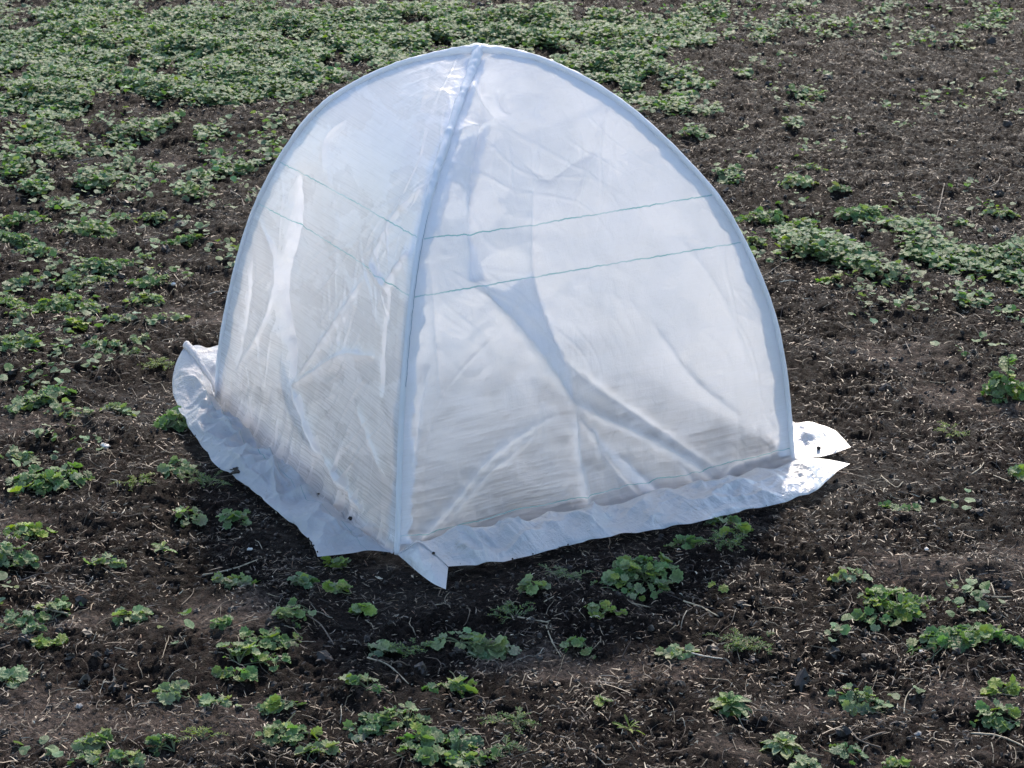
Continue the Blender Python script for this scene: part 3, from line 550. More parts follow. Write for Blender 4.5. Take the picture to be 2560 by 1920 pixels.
# ================================================================ tent
tent = empty('plant_tent', (TTOP[0], TTOP[1], 0))
TO = np.array([TTOP[0], TTOP[1], 0.])
tag(tent, 'white translucent woven plastic plant tent on crossed hoops, standing on the dark soil', 'plant tent')
def crease_disp(P, key):
    """height of the folds over the smooth cloth at the points P (n,3)"""
    D = np.zeros(len(P)); CM = np.zeros(len(P))
    nrm = {'R': np.cross(TD-TA, [0, 0, 1.]), 'L': np.cross([0, 0, 1.], TB-TA)}[key]; nrm = nrm/np.linalg.norm(nrm)
    for i, (k, a, wl, wr, pts) in enumerate(CREASES):
        if k != key: continue
        pts = smooth_curve(np.array(pts), 14) if len(pts) > 2 else smooth_curve(np.array([pts[0], (np.array(pts[0])+pts[1])/2, pts[1]]), 8)
        best = np.full(len(P), 9.); sgn = np.zeros(len(P)); tt = np.zeros(len(P)); n = len(pts)-1
        for j in range(n):
            p0, p1 = pts[j], pts[j+1]; d = p1-p0; L = d@d+1e-12
            t = np.clip(((P-p0)@d)/L, 0, 1); q = P-p0-t[:, None]*d; dd = np.linalg.norm(q, axis=1)
            side = q @ np.cross(d, nrm); m = dd < best
            best[m] = dd[m]; sgn[m] = side[m]; tt[m] = (j+t[m])/n
        wj = .85*np.where(sgn > 0, wr, wl)*(.85+.5*perlin(P[:, 0]*22+i, P[:, 2]*22, 40+i))
        best = np.abs(best+.0035*perlin(P[:, 0]*45+i*3, P[:, 2]*45, 60))
        e = np.clip(np.minimum(tt, 1-tt)*5, 0, 1)**.7
        q_ = np.sqrt(best**2+.0012**2)-.0012; prof = .62*np.exp(-q_/np.maximum(wj, .004))+.38*np.exp(-q_/.0055)
        D += (1.1 if key == 'L' else 1.25)*a*prof*(.35+.65*e)
        CM = np.maximum(CM, np.exp(-(best/(.0045+.30*abs(a)))**2)*e*min(1, abs(a)/.010))
    return D, CM
def ridged(x, y, s): return 1-2*np.abs(perlin(x, y, s))
def crumple(a, b, seed):
    """sheet wrinkles on cloth coordinates (metres): long facets + tight crinkle"""
    wa = a+.05*perlin(a*5, b*5, seed+9); wb = b+.05*perlin(a*5+9, b*5, seed+10)
    c1 = ridged(wa*4.2, wb*2.6, seed)*.0028
    c2 = ridged(wa*10+wb*6, wb*7-wa*3, seed+1)*.0016*(perlin(a*3, b*3, seed+5)+.55)
    c3 = ridged(wa*26-wb*9, wb*22+wa*12, seed+2)*.0006*(perlin(a*6, b*6, seed+6)+.5)
    c4 = np.maximum(0, ridged((wa+wb*.8)*17, (wa-wb)*3.2, seed+3)-.72)*.0075*np.clip(perlin(a*4, b*4, seed+7)+.35, 0, 1)+np.maximum(0, ridged((wa-wb*.5)*15, (wa*.5+wb)*3, seed+4)-.75)*.0075*np.clip(perlin(a*4, b*4, seed+8)+.35, 0, 1)
    return c1+c2+c3+c4
FEET = {'A': TA, 'B': TB, 'C': TC, 'D': TD}
NU, NV, NS = 330, 380, 70
def fab_panel(key, f0, f1, seed, nu=NU, nv=NV, ns=NS):
    P, Nn = panel_base(f0, f1, nu, nv)
    u = np.linspace(0, 1, nu)[None, :]
    wrow = np.linalg.norm(P[:, -1]-P[:, 0], axis=1)[:, None]
    a = (u-.5)*wrow; sarc = np.r_[0, np.cumsum(np.linalg.norm(np.diff(P[:, nu//2], axis=0), axis=1))]; b = np.repeat(sarc[:, None], nu, 1)
    hz = P[..., 2].copy()
    edge = np.clip(np.minimum(u, 1-u)*wrow/.05, 0, 1); edge = edge*edge*(3-2*edge)
    sag = -.030*np.sin(np.pi*u)*np.sin(np.pi*np.clip(b/.75, 0, 1))**.8*(wrow/.8)
    D = sag+crumple(a, b, seed)*edge
    cm = 0*D
    if key in ('R', 'L'):
        cd, cm = crease_disp(P.reshape(-1, 3), key); cm = cm.reshape(nv, nu); D = D+cd.reshape(nv, nu)*np.clip(edge*2.2, 0, 1)
    # pleats and outward fillet where the cloth meets the soil
    base = np.exp(-b/.08)
    pl = .5*perlin(u*9+seed, b*3, seed+20)+.4*ridged(u*15+seed, b*4, seed+21)
    D = D+base*(.006+.016*pl)*edge+.010*np.exp(-b/.012)
    Q = P+Nn*D[..., None]
    Q[..., 2] = np.maximum(Q[..., 2], .004+.002*perlin(a*20, b*20, 3))
    # skirt: Coons patch base row -> outer edge
    S = SKIRT[{'R': 'R', 'L': 'L', 'DR': 'DR', 'BL': 'BL'}[key]]
    b0 = Q[0]
    out = smooth_curve(np.array(S['outer']), nu); s0 = smooth_curve(np.array(S['side0']), ns); s1 = smooth_curve(np.array(S['side1']), ns)
    s0 = s0+(b0[0]-s0[0])*np.linspace(1, 0, ns)[:, None]; s1 = s1+(b0[-1]-s1[0])*np.linspace(1, 0, ns)[:, None]
    v = np.linspace(0, 1, ns)[:, None, None]; uu = np.linspace(0, 1, nu)[None, :, None]
    K = (1-v)*b0[None]+v*out[None]+(1-uu)*s0[:, None]+uu*s1[:, None]-((1-uu)*(1-v)*b0[0]+uu*(1-v)*b0[-1]+(1-uu)*v*out[0]+uu*v*out[-1])
    vv = v[..., 0]; ed = np.sin(np.pi*vv)**.6*np.clip(np.minimum(uu[..., 0], 1-uu[..., 0])*14, 0, 1)
    gx, gy = K[..., 0], K[..., 1]
    amp = 2.4 if key == 'L' else 1.8
    wz = .0070*ridged(gx*8+gy*4, gy*6-gx*3, seed+30)+.0016*ridged(gx*24-gy*10, gy*22, seed+31)*(.5+perlin(gx*9, gy*9, 44))+.0005*ridged(gx*60, gy*70+gx*20, seed+32)
    if key == 'L':
        for cx, cy, dx, dy, ww, aa in ((-.50, 3.62, .6, .8, .010, .013), (-.44, 3.52, .98, -.2, .012, .014), (-.40, 3.46, .7, -.7, .008, .010), (-.36, 3.39, .95, .3, .012, .015), (-.42, 3.42, .2, -.98, .009, .010), (-.55, 3.70, .9, .4, .012, .010), (-.47, 3.56, .3, .95, .01, .009)):
            along = (gx-cx)*dx+(gy-cy)*dy; per = -(gx-cx)*dy+(gy-cy)*dx+.004*perlin(gx*30, gy*30, 90)
            wz = wz+aa/1.4*np.exp(-np.abs(per)/(ww*.65))*np.exp(-(along/.055)**2)
    wz = wz+np.maximum(0, ridged(gx*19+gy*15, gy*6-gx*5, seed+35)-.6)*.011*np.clip(perlin(gx*7, gy*7, 46)+.4, 0, 1)+np.maximum(0, ridged(gx*9-gy*17, gy*5+gx*6, seed+36)-.6)*.011*np.clip(perlin(gx*7, gy*7, 47)+.4, 0, 1)
    pleat_and_shade = .013*np.clip(pl[0][None, :]+.15, 0, 1)*(1-vv)**1.3  # here only the relief of the skirt's own pleats
    K[..., 2] += ed*(amp*wz+pleat_and_shade)+.002
    rim = vv**6*.006*perlin(uu[..., 0]*17, vv*2, seed+33)*np.clip(np.minimum(uu[..., 0], 1-uu[..., 0])*14, 0, 1)
    outd = out-b0; outd[:, 2] = 0; outd /= np.linalg.norm(outd, axis=1)[:, None]+1e-9
    K += outd[None]*rim[..., None]; K[..., 2] += np.abs(rim)*.8
    g = ground_h(K[..., 0], K[..., 1], False)
    K[..., 2] = np.maximum(K[..., 2], g+.0035)
    K[0] = Q[0]
    wetc = np.clip(1.15-b/.26+.25*perlin(a*7, b*7, seed+40)+.12*perlin(a*22, b*30, seed+41), 0, 1)*(1 if key == 'R' else .55 if key == 'L' else .2)
    wetc = wetc*(1-cm)-.35*cm*(key in 'RL')                        # creased film turns white along the fold
    return dict(P=P, Q=Q, K=K, a=a, b=b, hz=hz, wet=wetc, N=Nn, u=np.repeat(u, nv, 0), wrow=wrow, out=out, key=key)
for key, f0, f1, seed in (('R', 'A', 'D', 101), ('L', 'A', 'B', 131), ('DR', 'D', 'C', 161), ('BL', 'B', 'C', 191)):
    lo = key in ('DR', 'BL')
    d = fab_panel(key, f0, f1, seed, *((160, 180, 40) if lo else (NU, NV, NS)))
    nv, nu = d['Q'].shape[:2]; ns = d['K'].shape[0]
    col = np.stack([d['hz'], d['wet'], 0*d['hz']+(key == 'R')], -1).reshape(-1, 3)
    mesh('side_panel', d['Q'].reshape(-1, 3), gridfaces(nu, nv), M_FILM, tent, cols=col, uv=np.stack([d['a'], d['b']], -1).reshape(-1, 2), origin=TO)
    K = d['K']; dist = np.linspace(0, 1, ns)[:, None]*(.13+0*K[..., 0]+(.06 if key == 'L' else 0))*(1+.25*(.5-np.linspace(0, 1, nu)[None]) if key == 'L' else 1)+.002*perlin(K[..., 0]*16, K[..., 1]*16, 8)
    kc = np.stack([-dist, dist*0, dist*0+(key == 'L')], -1).reshape(-1, 3)
    mesh('ground_skirt', K.reshape(-1, 3), gridfaces(nu, ns), M_SKIRT, tent, cols=kc, uv=np.stack([np.repeat(d['a'][:1], ns, 0), -dist], -1).reshape(-1, 2), origin=TO)
    for e in (0, 1):                                               # doubled hem inside each panel edge
        ncol = int(.022/(.8/nu)) if not lo else 5
        sel = np.arange(0, ncol+1) if e == 0 else np.arange(nu-ncol-1, nu)
        r0, r1 = 6, int(nv*.965)
        # constant real width: resample between columns
        frac = (np.linspace(0, 1, ncol+1)[None, :]*(.026+.012*perlin(np.linspace(0, 11, nv), np.zeros(nv), seed+50+e)+.006*perlin(np.linspace(0, 47, nv), np.zeros(nv), seed+52+e))[:, None]/np.maximum(d['wrow'], .03))
        frac = np.clip(frac, 0, .45); uu = frac if e == 0 else 1-frac
        ii = uu*(nu-1); i0 = np.clip(np.floor(ii).astype(int), 0, nu-2); t = (ii-i0)[..., None]; rows = np.arange(nv)[:, None]
        W = d['Q'][rows, i0]*(1-t)+d['Q'][rows, i0+1]*t-d['N'][rows, i0]*.0035
        W = W[r0:r1]
        n2 = W.shape[0]
        a2 = np.repeat(np.linspace(0, .022, ncol+1)[None], n2, 0); b2 = np.repeat(d['b'][r0:r1, :1], ncol+1, 1)
        mesh('seam_strip', W.reshape(-1, 3), gridfaces(ncol+1, n2), M_TAPE, tent, cols=np.stack([a2*0-1, a2*0, a2*0], -1).reshape(-1, 3), uv=np.stack([a2, b2], -1).reshape(-1, 2), origin=TO)
    for pk, poly in SHADE_LAYERS:                                        # film patches added behind the panel to put bluish shade along the folds
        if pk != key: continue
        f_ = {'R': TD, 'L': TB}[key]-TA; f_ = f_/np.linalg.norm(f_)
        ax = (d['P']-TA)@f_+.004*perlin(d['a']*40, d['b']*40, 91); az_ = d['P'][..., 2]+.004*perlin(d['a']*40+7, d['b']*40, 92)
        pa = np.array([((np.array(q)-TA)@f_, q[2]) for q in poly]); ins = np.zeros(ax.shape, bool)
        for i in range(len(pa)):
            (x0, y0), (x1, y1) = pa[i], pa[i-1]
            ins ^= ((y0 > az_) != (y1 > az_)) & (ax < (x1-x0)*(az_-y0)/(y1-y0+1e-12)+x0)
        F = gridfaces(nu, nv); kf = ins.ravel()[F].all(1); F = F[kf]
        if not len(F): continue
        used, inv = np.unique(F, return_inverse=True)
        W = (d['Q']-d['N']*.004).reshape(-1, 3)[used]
        mesh('pleat_and_shade', W, inv.reshape(-1, 4), M_SHADE_LAYER, tent, cols=np.tile([-1., 0, 0], (len(W), 1)), uv=np.stack([d['a'].ravel()[used], d['b'].ravel()[used]], -1), origin=TO)
# folded front corner of the skirt, hanging over with its underside showing
nt_, nb_ = 60, 26
tp, bt = smooth_curve(np.array(TONGUE['top']), nt_), smooth_curve(np.array(TONGUE['bot']), nt_)
v = np.linspace(0, 1, nb_)[:, None, None]
G = tp[None]*(1-v)+bt[None]*v
bul = np.sin(np.pi*v[..., 0])*np.sin(np.pi*np.linspace(0, 1, nt_)[None])
G[..., 1] -= .008*bul; G[..., 2] += .004*bul+.0015*ridged(G[..., 0]*40, v[..., 0]*3+G[..., 1]*20, 77)*bul
G[..., 2] = np.maximum(G[..., 2], ground_h(G[..., 0], G[..., 1], False)+.003)
mesh('folded_corner', G.reshape(-1, 3), gridfaces(nt_, nb_), M_SKIRT, tent, cols=np.tile([-1., 0, 0], (nt_*nb_, 1)),
     uv=np.stack([np.repeat(np.linspace(0, .13, nt_)[None], nb_, 0), np.repeat(v[..., 0]*.05, nt_, 1)], -1).reshape(-1, 2), origin=TO)
rc = smooth_curve(np.array([np.array(q)+[0, 0, .004] for q in SKIRT['L']['side1']]), 40)
V, Fs = tube(rc[3:], np.linspace(.003, .0085, 37), 10, .06, 3); mesh('rolled_hem', V, Fs, M_SKIRT, tent, cols=np.tile([-1., 0, 0], (len(V), 1)), uv=V[:, :2], origin=TO)
# hoops: cloth sleeve round a thin rod, from foot to foot over the top
for feet, sd in (('BD', 5), ('AC', 9)):
    c = np.vstack([hoop_part(feet[0], 260), hoop_part(feet[1], 260)[::-1][1:]])
    n = len(c); t = np.linspace(0, 1, n)
    nn = 14; ang = np.linspace(0, 2*np.pi, nn, endpoint=False)
    V, Fs = tube(c, .0050, nn)
    V = V.reshape(n, nn, 3); ctr = c[:, None]
    topz = np.clip((c[:, 2]-.42)/.2, 0, 1)[:, None]
    q = 1+.16*perlin(t[:, None]*60+sd, ang[None]*1.2, sd)+topz*(.36 if feet == 'AC' else .16)*(1+2.4*np.maximum(0, perlin(t[:, None]*120+sd+2*perlin(t[:, None]*30, 0*t[:, None], 6), np.cos(ang)[None]*1.8+5, sd+1))*(.6+perlin(t[:, None]*17, 0*t[:, None], 4)))
    kap = np.exp(-((t[:, None]-.5)/.035)**2); q = q+kap*(.7+.6*perlin(t[:, None]*140, ang[None]*1.5, sd+2))
    V = ctr+(V-ctr)*q[..., None]; V[..., 2] = np.maximum(V[..., 2], -.004)
    uv = np.stack([np.repeat(t[:, None]*2.2, nn, 1), np.repeat(ang[None]*.01, n, 0)], -1).reshape(-1, 2)
    sl_ = mesh('hoop_sleeve', V.reshape(-1, 3), Fs, M_SLEEVE, tent, cols=np.tile([-1., 0, 0], (n*nn, 1)), uv=uv, origin=TO)
    Vr, Fr = tube(c, .0026, 8); rd = mesh('hoop_rod', Vr, Fr, M_ROD, sl_, origin=TO)
# stitched seam line on the front hoop
c = hoop_part('A', 260)[75:185]; off = np.array([.0042, -.0046, .0012]); off2 = off+.0009*np.stack([perlin(np.arange(len(c))*.3, np.zeros(len(c)), 5)]*3, 1)
V, Fs = tube(c+off2, .00045, 6); mesh('stitching', V, Fs, M_STITCH, tent, origin=TO)
# gathered cloth lump under the top on the right side
# ================================================================ leaves
def leaf_round(seed, nth=24, lob=.11, rings=(.35, .7, 1.)):
    r_ = np.random.default_rng(seed); th = np.linspace(0, 2*np.pi, nth, endpoint=False); k = r_.integers(6, 9)
    prof = .5*(1+lob*np.cos(k*th+r_.uniform(0, 6)))*(1-.38*np.exp(-((np.abs(th-np.pi))/.38)**2))*(1+.1*r_.normal())
    V = [np.zeros(3)]; U = [(0., 0.)]
    cup = r_.uniform(-.5, .6); fold = r_.uniform(.0, .5); ph = r_.uniform(0, 6)
    for q in rings:
        x, y = prof*q*np.cos(th)*1.0, prof*q*np.sin(th)*1.08
        z = -cup*(x*x+y*y)+fold*np.abs(y)*.6+.07*q*np.sin(k*th+ph)*q+.05*q*q*np.sin(2*th+ph)
        V += list(np.stack([x, y, z], 1)); U += [(q, t/(2*np.pi)*2) for t in th]
    V = np.array(V); V[:, 0] += .34; fs = [np.array([(0, 1+i, 1+(i+1) % nth) for i in range(nth)])]
    qs = []
    for r in range(len(rings)-1):
        a, b = 1+r*nth, 1+(r+1)*nth
        qs += [(a+i, b+i, b+(i+1) % nth, a+(i+1) % nth) for i in range(nth)]
    if qs: fs.append(np.array(qs))
    return V, fs, np.array(U)
def leaf_long(seed, wid=.3, curl=.5, tooth=.05, n=9):
    """blade from the origin along +x, length 1, widest past the middle"""
    r_ = np.random.default_rng(seed); t = np.linspace(0, 1, n)
    wv = wid*(.18+.82*np.sin(np.pi*np.clip(t, 0, 1)**1.5)**.9)*(1+tooth*r_.normal(size=n)); wv[-1] = .02*wid
    z = r_.uniform(.1, .35)*t-curl*t**2*r_.uniform(.6, 1.2)
    V, U = [], []
    for i in range(n):
        for j, s in enumerate((-1, -.5, 0, .5, 1)):
            V.append((t[i], s*wv[i]*.5, z[i]+abs(s)*wv[i]*.18+.02*r_.normal()*abs(s))); U.append((abs(s)*.95, t[i]))
    V = np.array(V); F = gridfaces(5, n); return V, [F], np.array(U)
def leaf_chip(seed):
    r_ = np.random.default_rng(seed); th = np.linspace(0, 2*np.pi, 9, endpoint=False)
    pr = .5*(1+.09*np.cos(3*th+seed)); z = r_.uniform(-.12, .12)*np.cos(2*th+seed)+.06*np.cos(4*th)
    V = np.vstack([[0, 0, r_.uniform(-.08, .06)], np.stack([pr*np.cos(th), pr*np.sin(th)*1.05, z], 1)]); V[:, 0] += .3
    return V, [np.array([(0, 1+i, 1+(i+1) % 9) for i in range(9)])], np.vstack([[0, 0], np.stack([np.ones(9), th/3], 1)])
T_ROUND = [leaf_round(i) for i in range(8)]; T_CHIP = [leaf_chip(i) for i in range(8)]
T_LONG = [leaf_long(i+20, .42, .5, .12) for i in range(6)]; T_NARROW = [leaf_long(i+40, .17, .4) for i in range(5)]; T_PIN = [leaf_long(i+60, .3, .25, .0, 4) for i in range(4)]
TONE = {'g': (.104, .178, .060), 'b': (.104, .172, .084), 'y': (.22, .28, .045), 'p': (.215, .26, .14)}
def leafcols(r_, n, tone, frac_y=.12):
    c = np.array(TONE[tone])[None]*(r_.uniform(.72, 1.3, (n, 1)))*(1+.08*r_.normal(size=(n, 3)))
    k = r_.random(n); c[k < frac_y] = np.array(TONE['y'])*r_.uniform(.7, 1.1, ((k < frac_y).sum(), 1)); m = (k > .80); c[m] = np.array(TONE['p'])*r_.uniform(.8, 1.2, (m.sum(), 1))
    return np.clip(c, .01, .6)
def bez(p0, p1, p2, n):
    t = np.linspace(0, 1, n)[:, None]; return (1-t)**2*p0+2*t*(1-t)*p1+t*t*p2
CATN = {'r': ('leafy_weed', 'weed'), 'o': ('rosette_weed', 'weed'), 's': ('spiky_rosette', 'weed'), 'f': ('feathery_weed', 'weed'), '1': ('seedling', 'seedling'), 'u': ('upright_weed', 'weed')}
def build_weed(i, x, y, rx, ry, h, typ, tone, label, blobs=None, group=None):
    r_ = np.random.default_rng(1000+i)
    blobs = blobs or [(x, y, rx, ry, h)]
    z0 = float(ground_h(x, y)); O = np.array([x, y, z0])
    root = empty(CATN[typ][0], (x, y, z0)); tag(root, label, CATN[typ][1], group or 'weeds growing round the tent')
    stems = []; pos, yaw, pit, rol, scl = [], [], [], [], []
    LV = None
    fs = r_.uniform(.78, 1.16)
    if typ in 'ru1':
        for bx, by, brx, bry, bh in blobs:
            n = int(np.clip(brx*bry*np.pi/(.0070**2)*.95, 18, 420)) if typ != '1' else 2
            nc = max(1, int(brx/.022)); cen = np.stack([bx+r_.normal(size=nc)*brx*.38, by+r_.normal(size=nc)*bry*.38], 1)
            for k in range(n):
                a, q = r_.uniform(0, 2*np.pi), np.sqrt(r_.random())**.9
                q *= (1+.30*np.sin(2*a+i)+.22*np.sin(5*a+i*2)+.16*r_.normal())
                px, py = bx+brx*q*np.cos(a), by+bry*q*np.sin(a)
                gz = float(ground_h(px, py, False))
                dome = max(0., 1-q*q)**.5
                pz = gz+.004+bh*.75*(.15+.85*dome)*r_.uniform(.2, 1.)
                s = fs*.0146*r_.uniform(.5, 1.55)*(1 if typ != '1' else .8)
                ci = cen[np.argmin(((cen-[px, py])**2).sum(1))]; az_ = math.atan2(py-ci[1], px-ci[0])+r_.normal()*.5
                if q > 1.5: continue
                pos.append((px, py, pz)); yaw.append(az_); pit.append(r_.normal()*.32-.12-.3*q); rol.append(r_.normal()*.34); scl.append(s)
                if k % 2 == 0:
                    p2 = np.array([px, py, pz-.001]); p0 = np.array([ci[0], ci[1], ground_h(*ci)+.001]); L = np.linalg.norm(p2-p0)
                    if L > .035: p0 = p2+(p0-p2)*.03/L; p0[2] = ground_h(p0[0], p0[1])
                    p1 = (p0+p2)/2+[0, 0, .35*abs(p2[2]-p0[2])+.002]
                    stems.append(tube(bez(p0, p1, p2, 5), .0007, 4, cap=False))
            if typ != '1':
                for c_ in range(max(1, nc//2)):                        # runners creeping over the soil
                    a = r_.uniform(0, 2*np.pi); L = brx*r_.uniform(.9, 1.7); t = np.linspace(0, 1, 9)
                    px = bx+np.cos(a)*L*t+.01*np.sin(t*5+i); py = by+np.sin(a)*L*t*.8+.008*np.cos(t*6)
                    stems.append(tube(np.stack([px, py, ground_h(px, py)+.002+.006*np.sin(t*np.pi)*r_.random()], 1), .0009, 5, cap=False))
        if typ == 'u':                                             # tall middle stem with leaf pairs
            top = np.array([x, y, z0+.085]); stems.append(tube(bez(O, (O+top)/2+[.004, 0, 0], top, 8), .0014, 6))
            for k in range(14):
                t = r_.uniform(.45, 1); a = r_.uniform(0, 6.28); pos.append(O+(top-O)*t+np.array([np.cos(a), np.sin(a), 0])*.003); yaw.append(a); pit.append(r_.uniform(-.1, .5)); rol.append(r_.normal()*.3); scl.append(.018*r_.uniform(.7, 1.2))
        if typ == '1':
            pos = [np.array([x, y, z0+.012])+np.array(q) for q in ((-.004, 0, 0), (.007, .003, -.004))][:1 if rx < .0085 and tone == 'g' else 2]
            yaw, pit, rol = yaw[:len(pos)], [-.5]*len(pos), [.1]*len(pos); scl = [max(.014, rx*2)]*len(pos)
        T = T_ROUND
    elif typ in 'os':
        n = 34 if typ == 'o' else 26
        T = T_LONG if typ == 'o' else T_NARROW
        if rx < .03: n = 9
        for k in range(n):
            a = k*2.4+r_.normal()*.25; t = k/n; L = rx*(1.15-.65*t)*r_.uniform(.8, 1.15)
            pos.append((x, y, z0+.004+.010*t)); yaw.append(a); pit.append(.10+.95*t**1.5+r_.normal()*.1); rol.append(r_.normal()*.25); scl.append(L)
    else:                                                           # feathery: arching stems with fine paired leaflets
        T = T_PIN; n = int(np.clip(rx*700, 8, 34))
        for k in range(n):
            ox, oy = x+r_.normal()*rx*.45, y+r_.normal()*ry*.4; a = r_.uniform(0, 6.28); L = r_.uniform(.018, .038)
            p0 = np.array([ox, oy, ground_h(ox, oy)]); p2 = p0+np.array([np.cos(a)*L, np.sin(a)*L, r_.uniform(.002, .7)*h]); p1 = (p0+p2)/2+[0, 0, .7*h]
            C_ = bez(p0, p1, p2, 11); stems.append(tube(C_, .0006, 4, cap=False))
            for j in range(3, 11):
                for s in (-1, 1):
                    pos.append(C_[j]); yaw.append(a+s*r_.uniform(.7, 1.2)); pit.append(r_.uniform(-.2, .5)); rol.append(r_.normal()*.4); scl.append(.0085*r_.uniform(.6, 1.2)*(1-.04*j))
    pos = np.array(pos, float); n = len(pos)
    R = rotm(np.array(yaw, float), np.array(pit, float), np.array(rol, float))
    V, F, Cc, Uu = stamp(T, r_.integers(0, len(T), n), pos, R, np.array(scl, float), leafcols(r_, n, tone, .15 if tone in 'gy' else .04))
    mesh('leaves', V, F, M_LEAF, root, cols=Cc, uv=Uu, origin=O)
    if len(stems) > 4:
        V, F = merge(stems); mesh('stems', V, F, M_STEM, root, origin=O)
    return root
for i, (x, y, rx, ry, h, t, tn, lb) in enumerate(PLANTS): build_weed(i, x, y, rx, ry, h, t, tn, lb)
build_weed(500, BIGBUSH[1][0], BIGBUSH[1][1], .05, .04, .03, 'r', 'g', 'largest foreground weed bush, long and diagonal, on soil left of the folded skirt corner', blobs=BIGBUSH)

# ---------------- dense far mats and tiny scattered seedlings: nobody could count these
def weed_cover():
    pos, scl = [], []
    def fill(x, y, rx, ry, dens, n=None):
        n = n or int(np.pi*rx*ry*dens**1.0/(.0080**2)*1.6)
        a = rng.uniform(0, 2*np.pi, n); q = np.sqrt(rng.random(n))*(1+.22*np.sin(3*a+x*7)+.1*rng.normal(size=n))
        return np.stack([x+rx*q*np.cos(a), y+ry*q*np.sin(a)], 1), q
    allp = []
    for x, y, rx, ry, d in MATS:
        p, q = fill(x, y, rx, ry, d)
        nz = perlin(p[:, 0]*6, p[:, 1]*3.2, 50)+.55*perlin(p[:, 0]*15, p[:, 1]*9, 51)
        keep = rng.random(len(p)) < np.clip(.35+.55*d+1.3*nz-.5*np.clip(q-.6, 0, 1), 0, 1)
        allp.append(p[keep])
    # the stand goes on past the top of the picture and to the left
    n = 26000; p = np.stack([rng.uniform(-5, 2.2, n), rng.uniform(7.4, 12, n)], 1)
    nz = perlin(p[:, 0]*6, p[:, 1]*3.2, 50)+.5*perlin(p[:, 0]*15, p[:, 1]*9, 51); allp.append(p[rng.random(n) < np.clip(.6+1.2*nz-.25*(p[:, 0]+.3), 0, 1)])
    n = 9000; p = np.stack([rng.uniform(-3.2, -1.6, n), rng.uniform(4.6, 8, n)], 1)
    nz = perlin(p[:, 0]*6, p[:, 1]*3.2, 50); allp.append(p[rng.random(n) < np.clip(.35+1.4*nz, 0, 1)])
    # sparse small sprigs over the open soil
    n = 380; c = np.stack([rng.uniform(-2.1, 2.1, n), 2.4+6*rng.random(n)**.8], 1)
    c = np.concatenate([c, np.stack([rng.uniform(-2, -.45, 330), rng.uniform(2.5, 7, 330)], 1), np.stack([rng.uniform(.5, 1.6, 60), rng.uniform(4.3, 5.2, 60)], 1)])
    for cx, cy in c:
        if (abs(cx+.03) < .72 and 3.0 < cy < 4.6) or (cy < 3.5 and rng.random() < .6): continue
        k = rng.integers(3, 11); allp.append(np.stack([cx+rng.normal(size=k)*.022, cy+rng.normal(size=k)*.02], 1))
    p = np.concatenate(allp)
    loc = np.clip(.5+perlin(p[:, 0]*5, p[:, 1]*5, 52), 0, 1)
    z = ground_h(p[:, 0], p[:, 1], False)+.004+rng.random(len(p))*(.010+.034*loc)
    n = len(p); print('cover leaves', n)
    R = rotm(rng.uniform(0, 6.28, n), rng.normal(size=n)*.30-.1, rng.normal(size=n)*.32)
    s = .0140*rng.uniform(.55, 1.5, n)
    cols = 1.22*np.array(TONE['b'])[None]*rng.uniform(.6, 1.3, (n, 1))*(1+.1*rng.normal(size=(n, 3)))
    k = rng.random(n)+.25*perlin(p[:, 0]*4, p[:, 1]*4, 53)
    m = k > .78; cols[m] = np.array(TONE['p'])*rng.uniform(.7, 1.0, (m.sum(), 1)); m = k < .30; cols[m] = np.array(TONE['g'])*rng.uniform(.8, 1.3, (m.sum(), 1)); m = k < .02; cols[m] = np.array(TONE['y'])*rng.uniform(.6, 1., (m.sum(), 1))
    V, F, C_, U_ = stamp(T_CHIP, rng.integers(0, 8, n), np.column_stack([p, z]), R, s, np.clip(cols, .01, .5))
    tag(mesh('weed_cover', V, F, M_LEAF, cols=C_, uv=U_), 'low carpet of small round weed leaves covering the far field soil', 'ground cover', kind='stuff')
weed_cover()

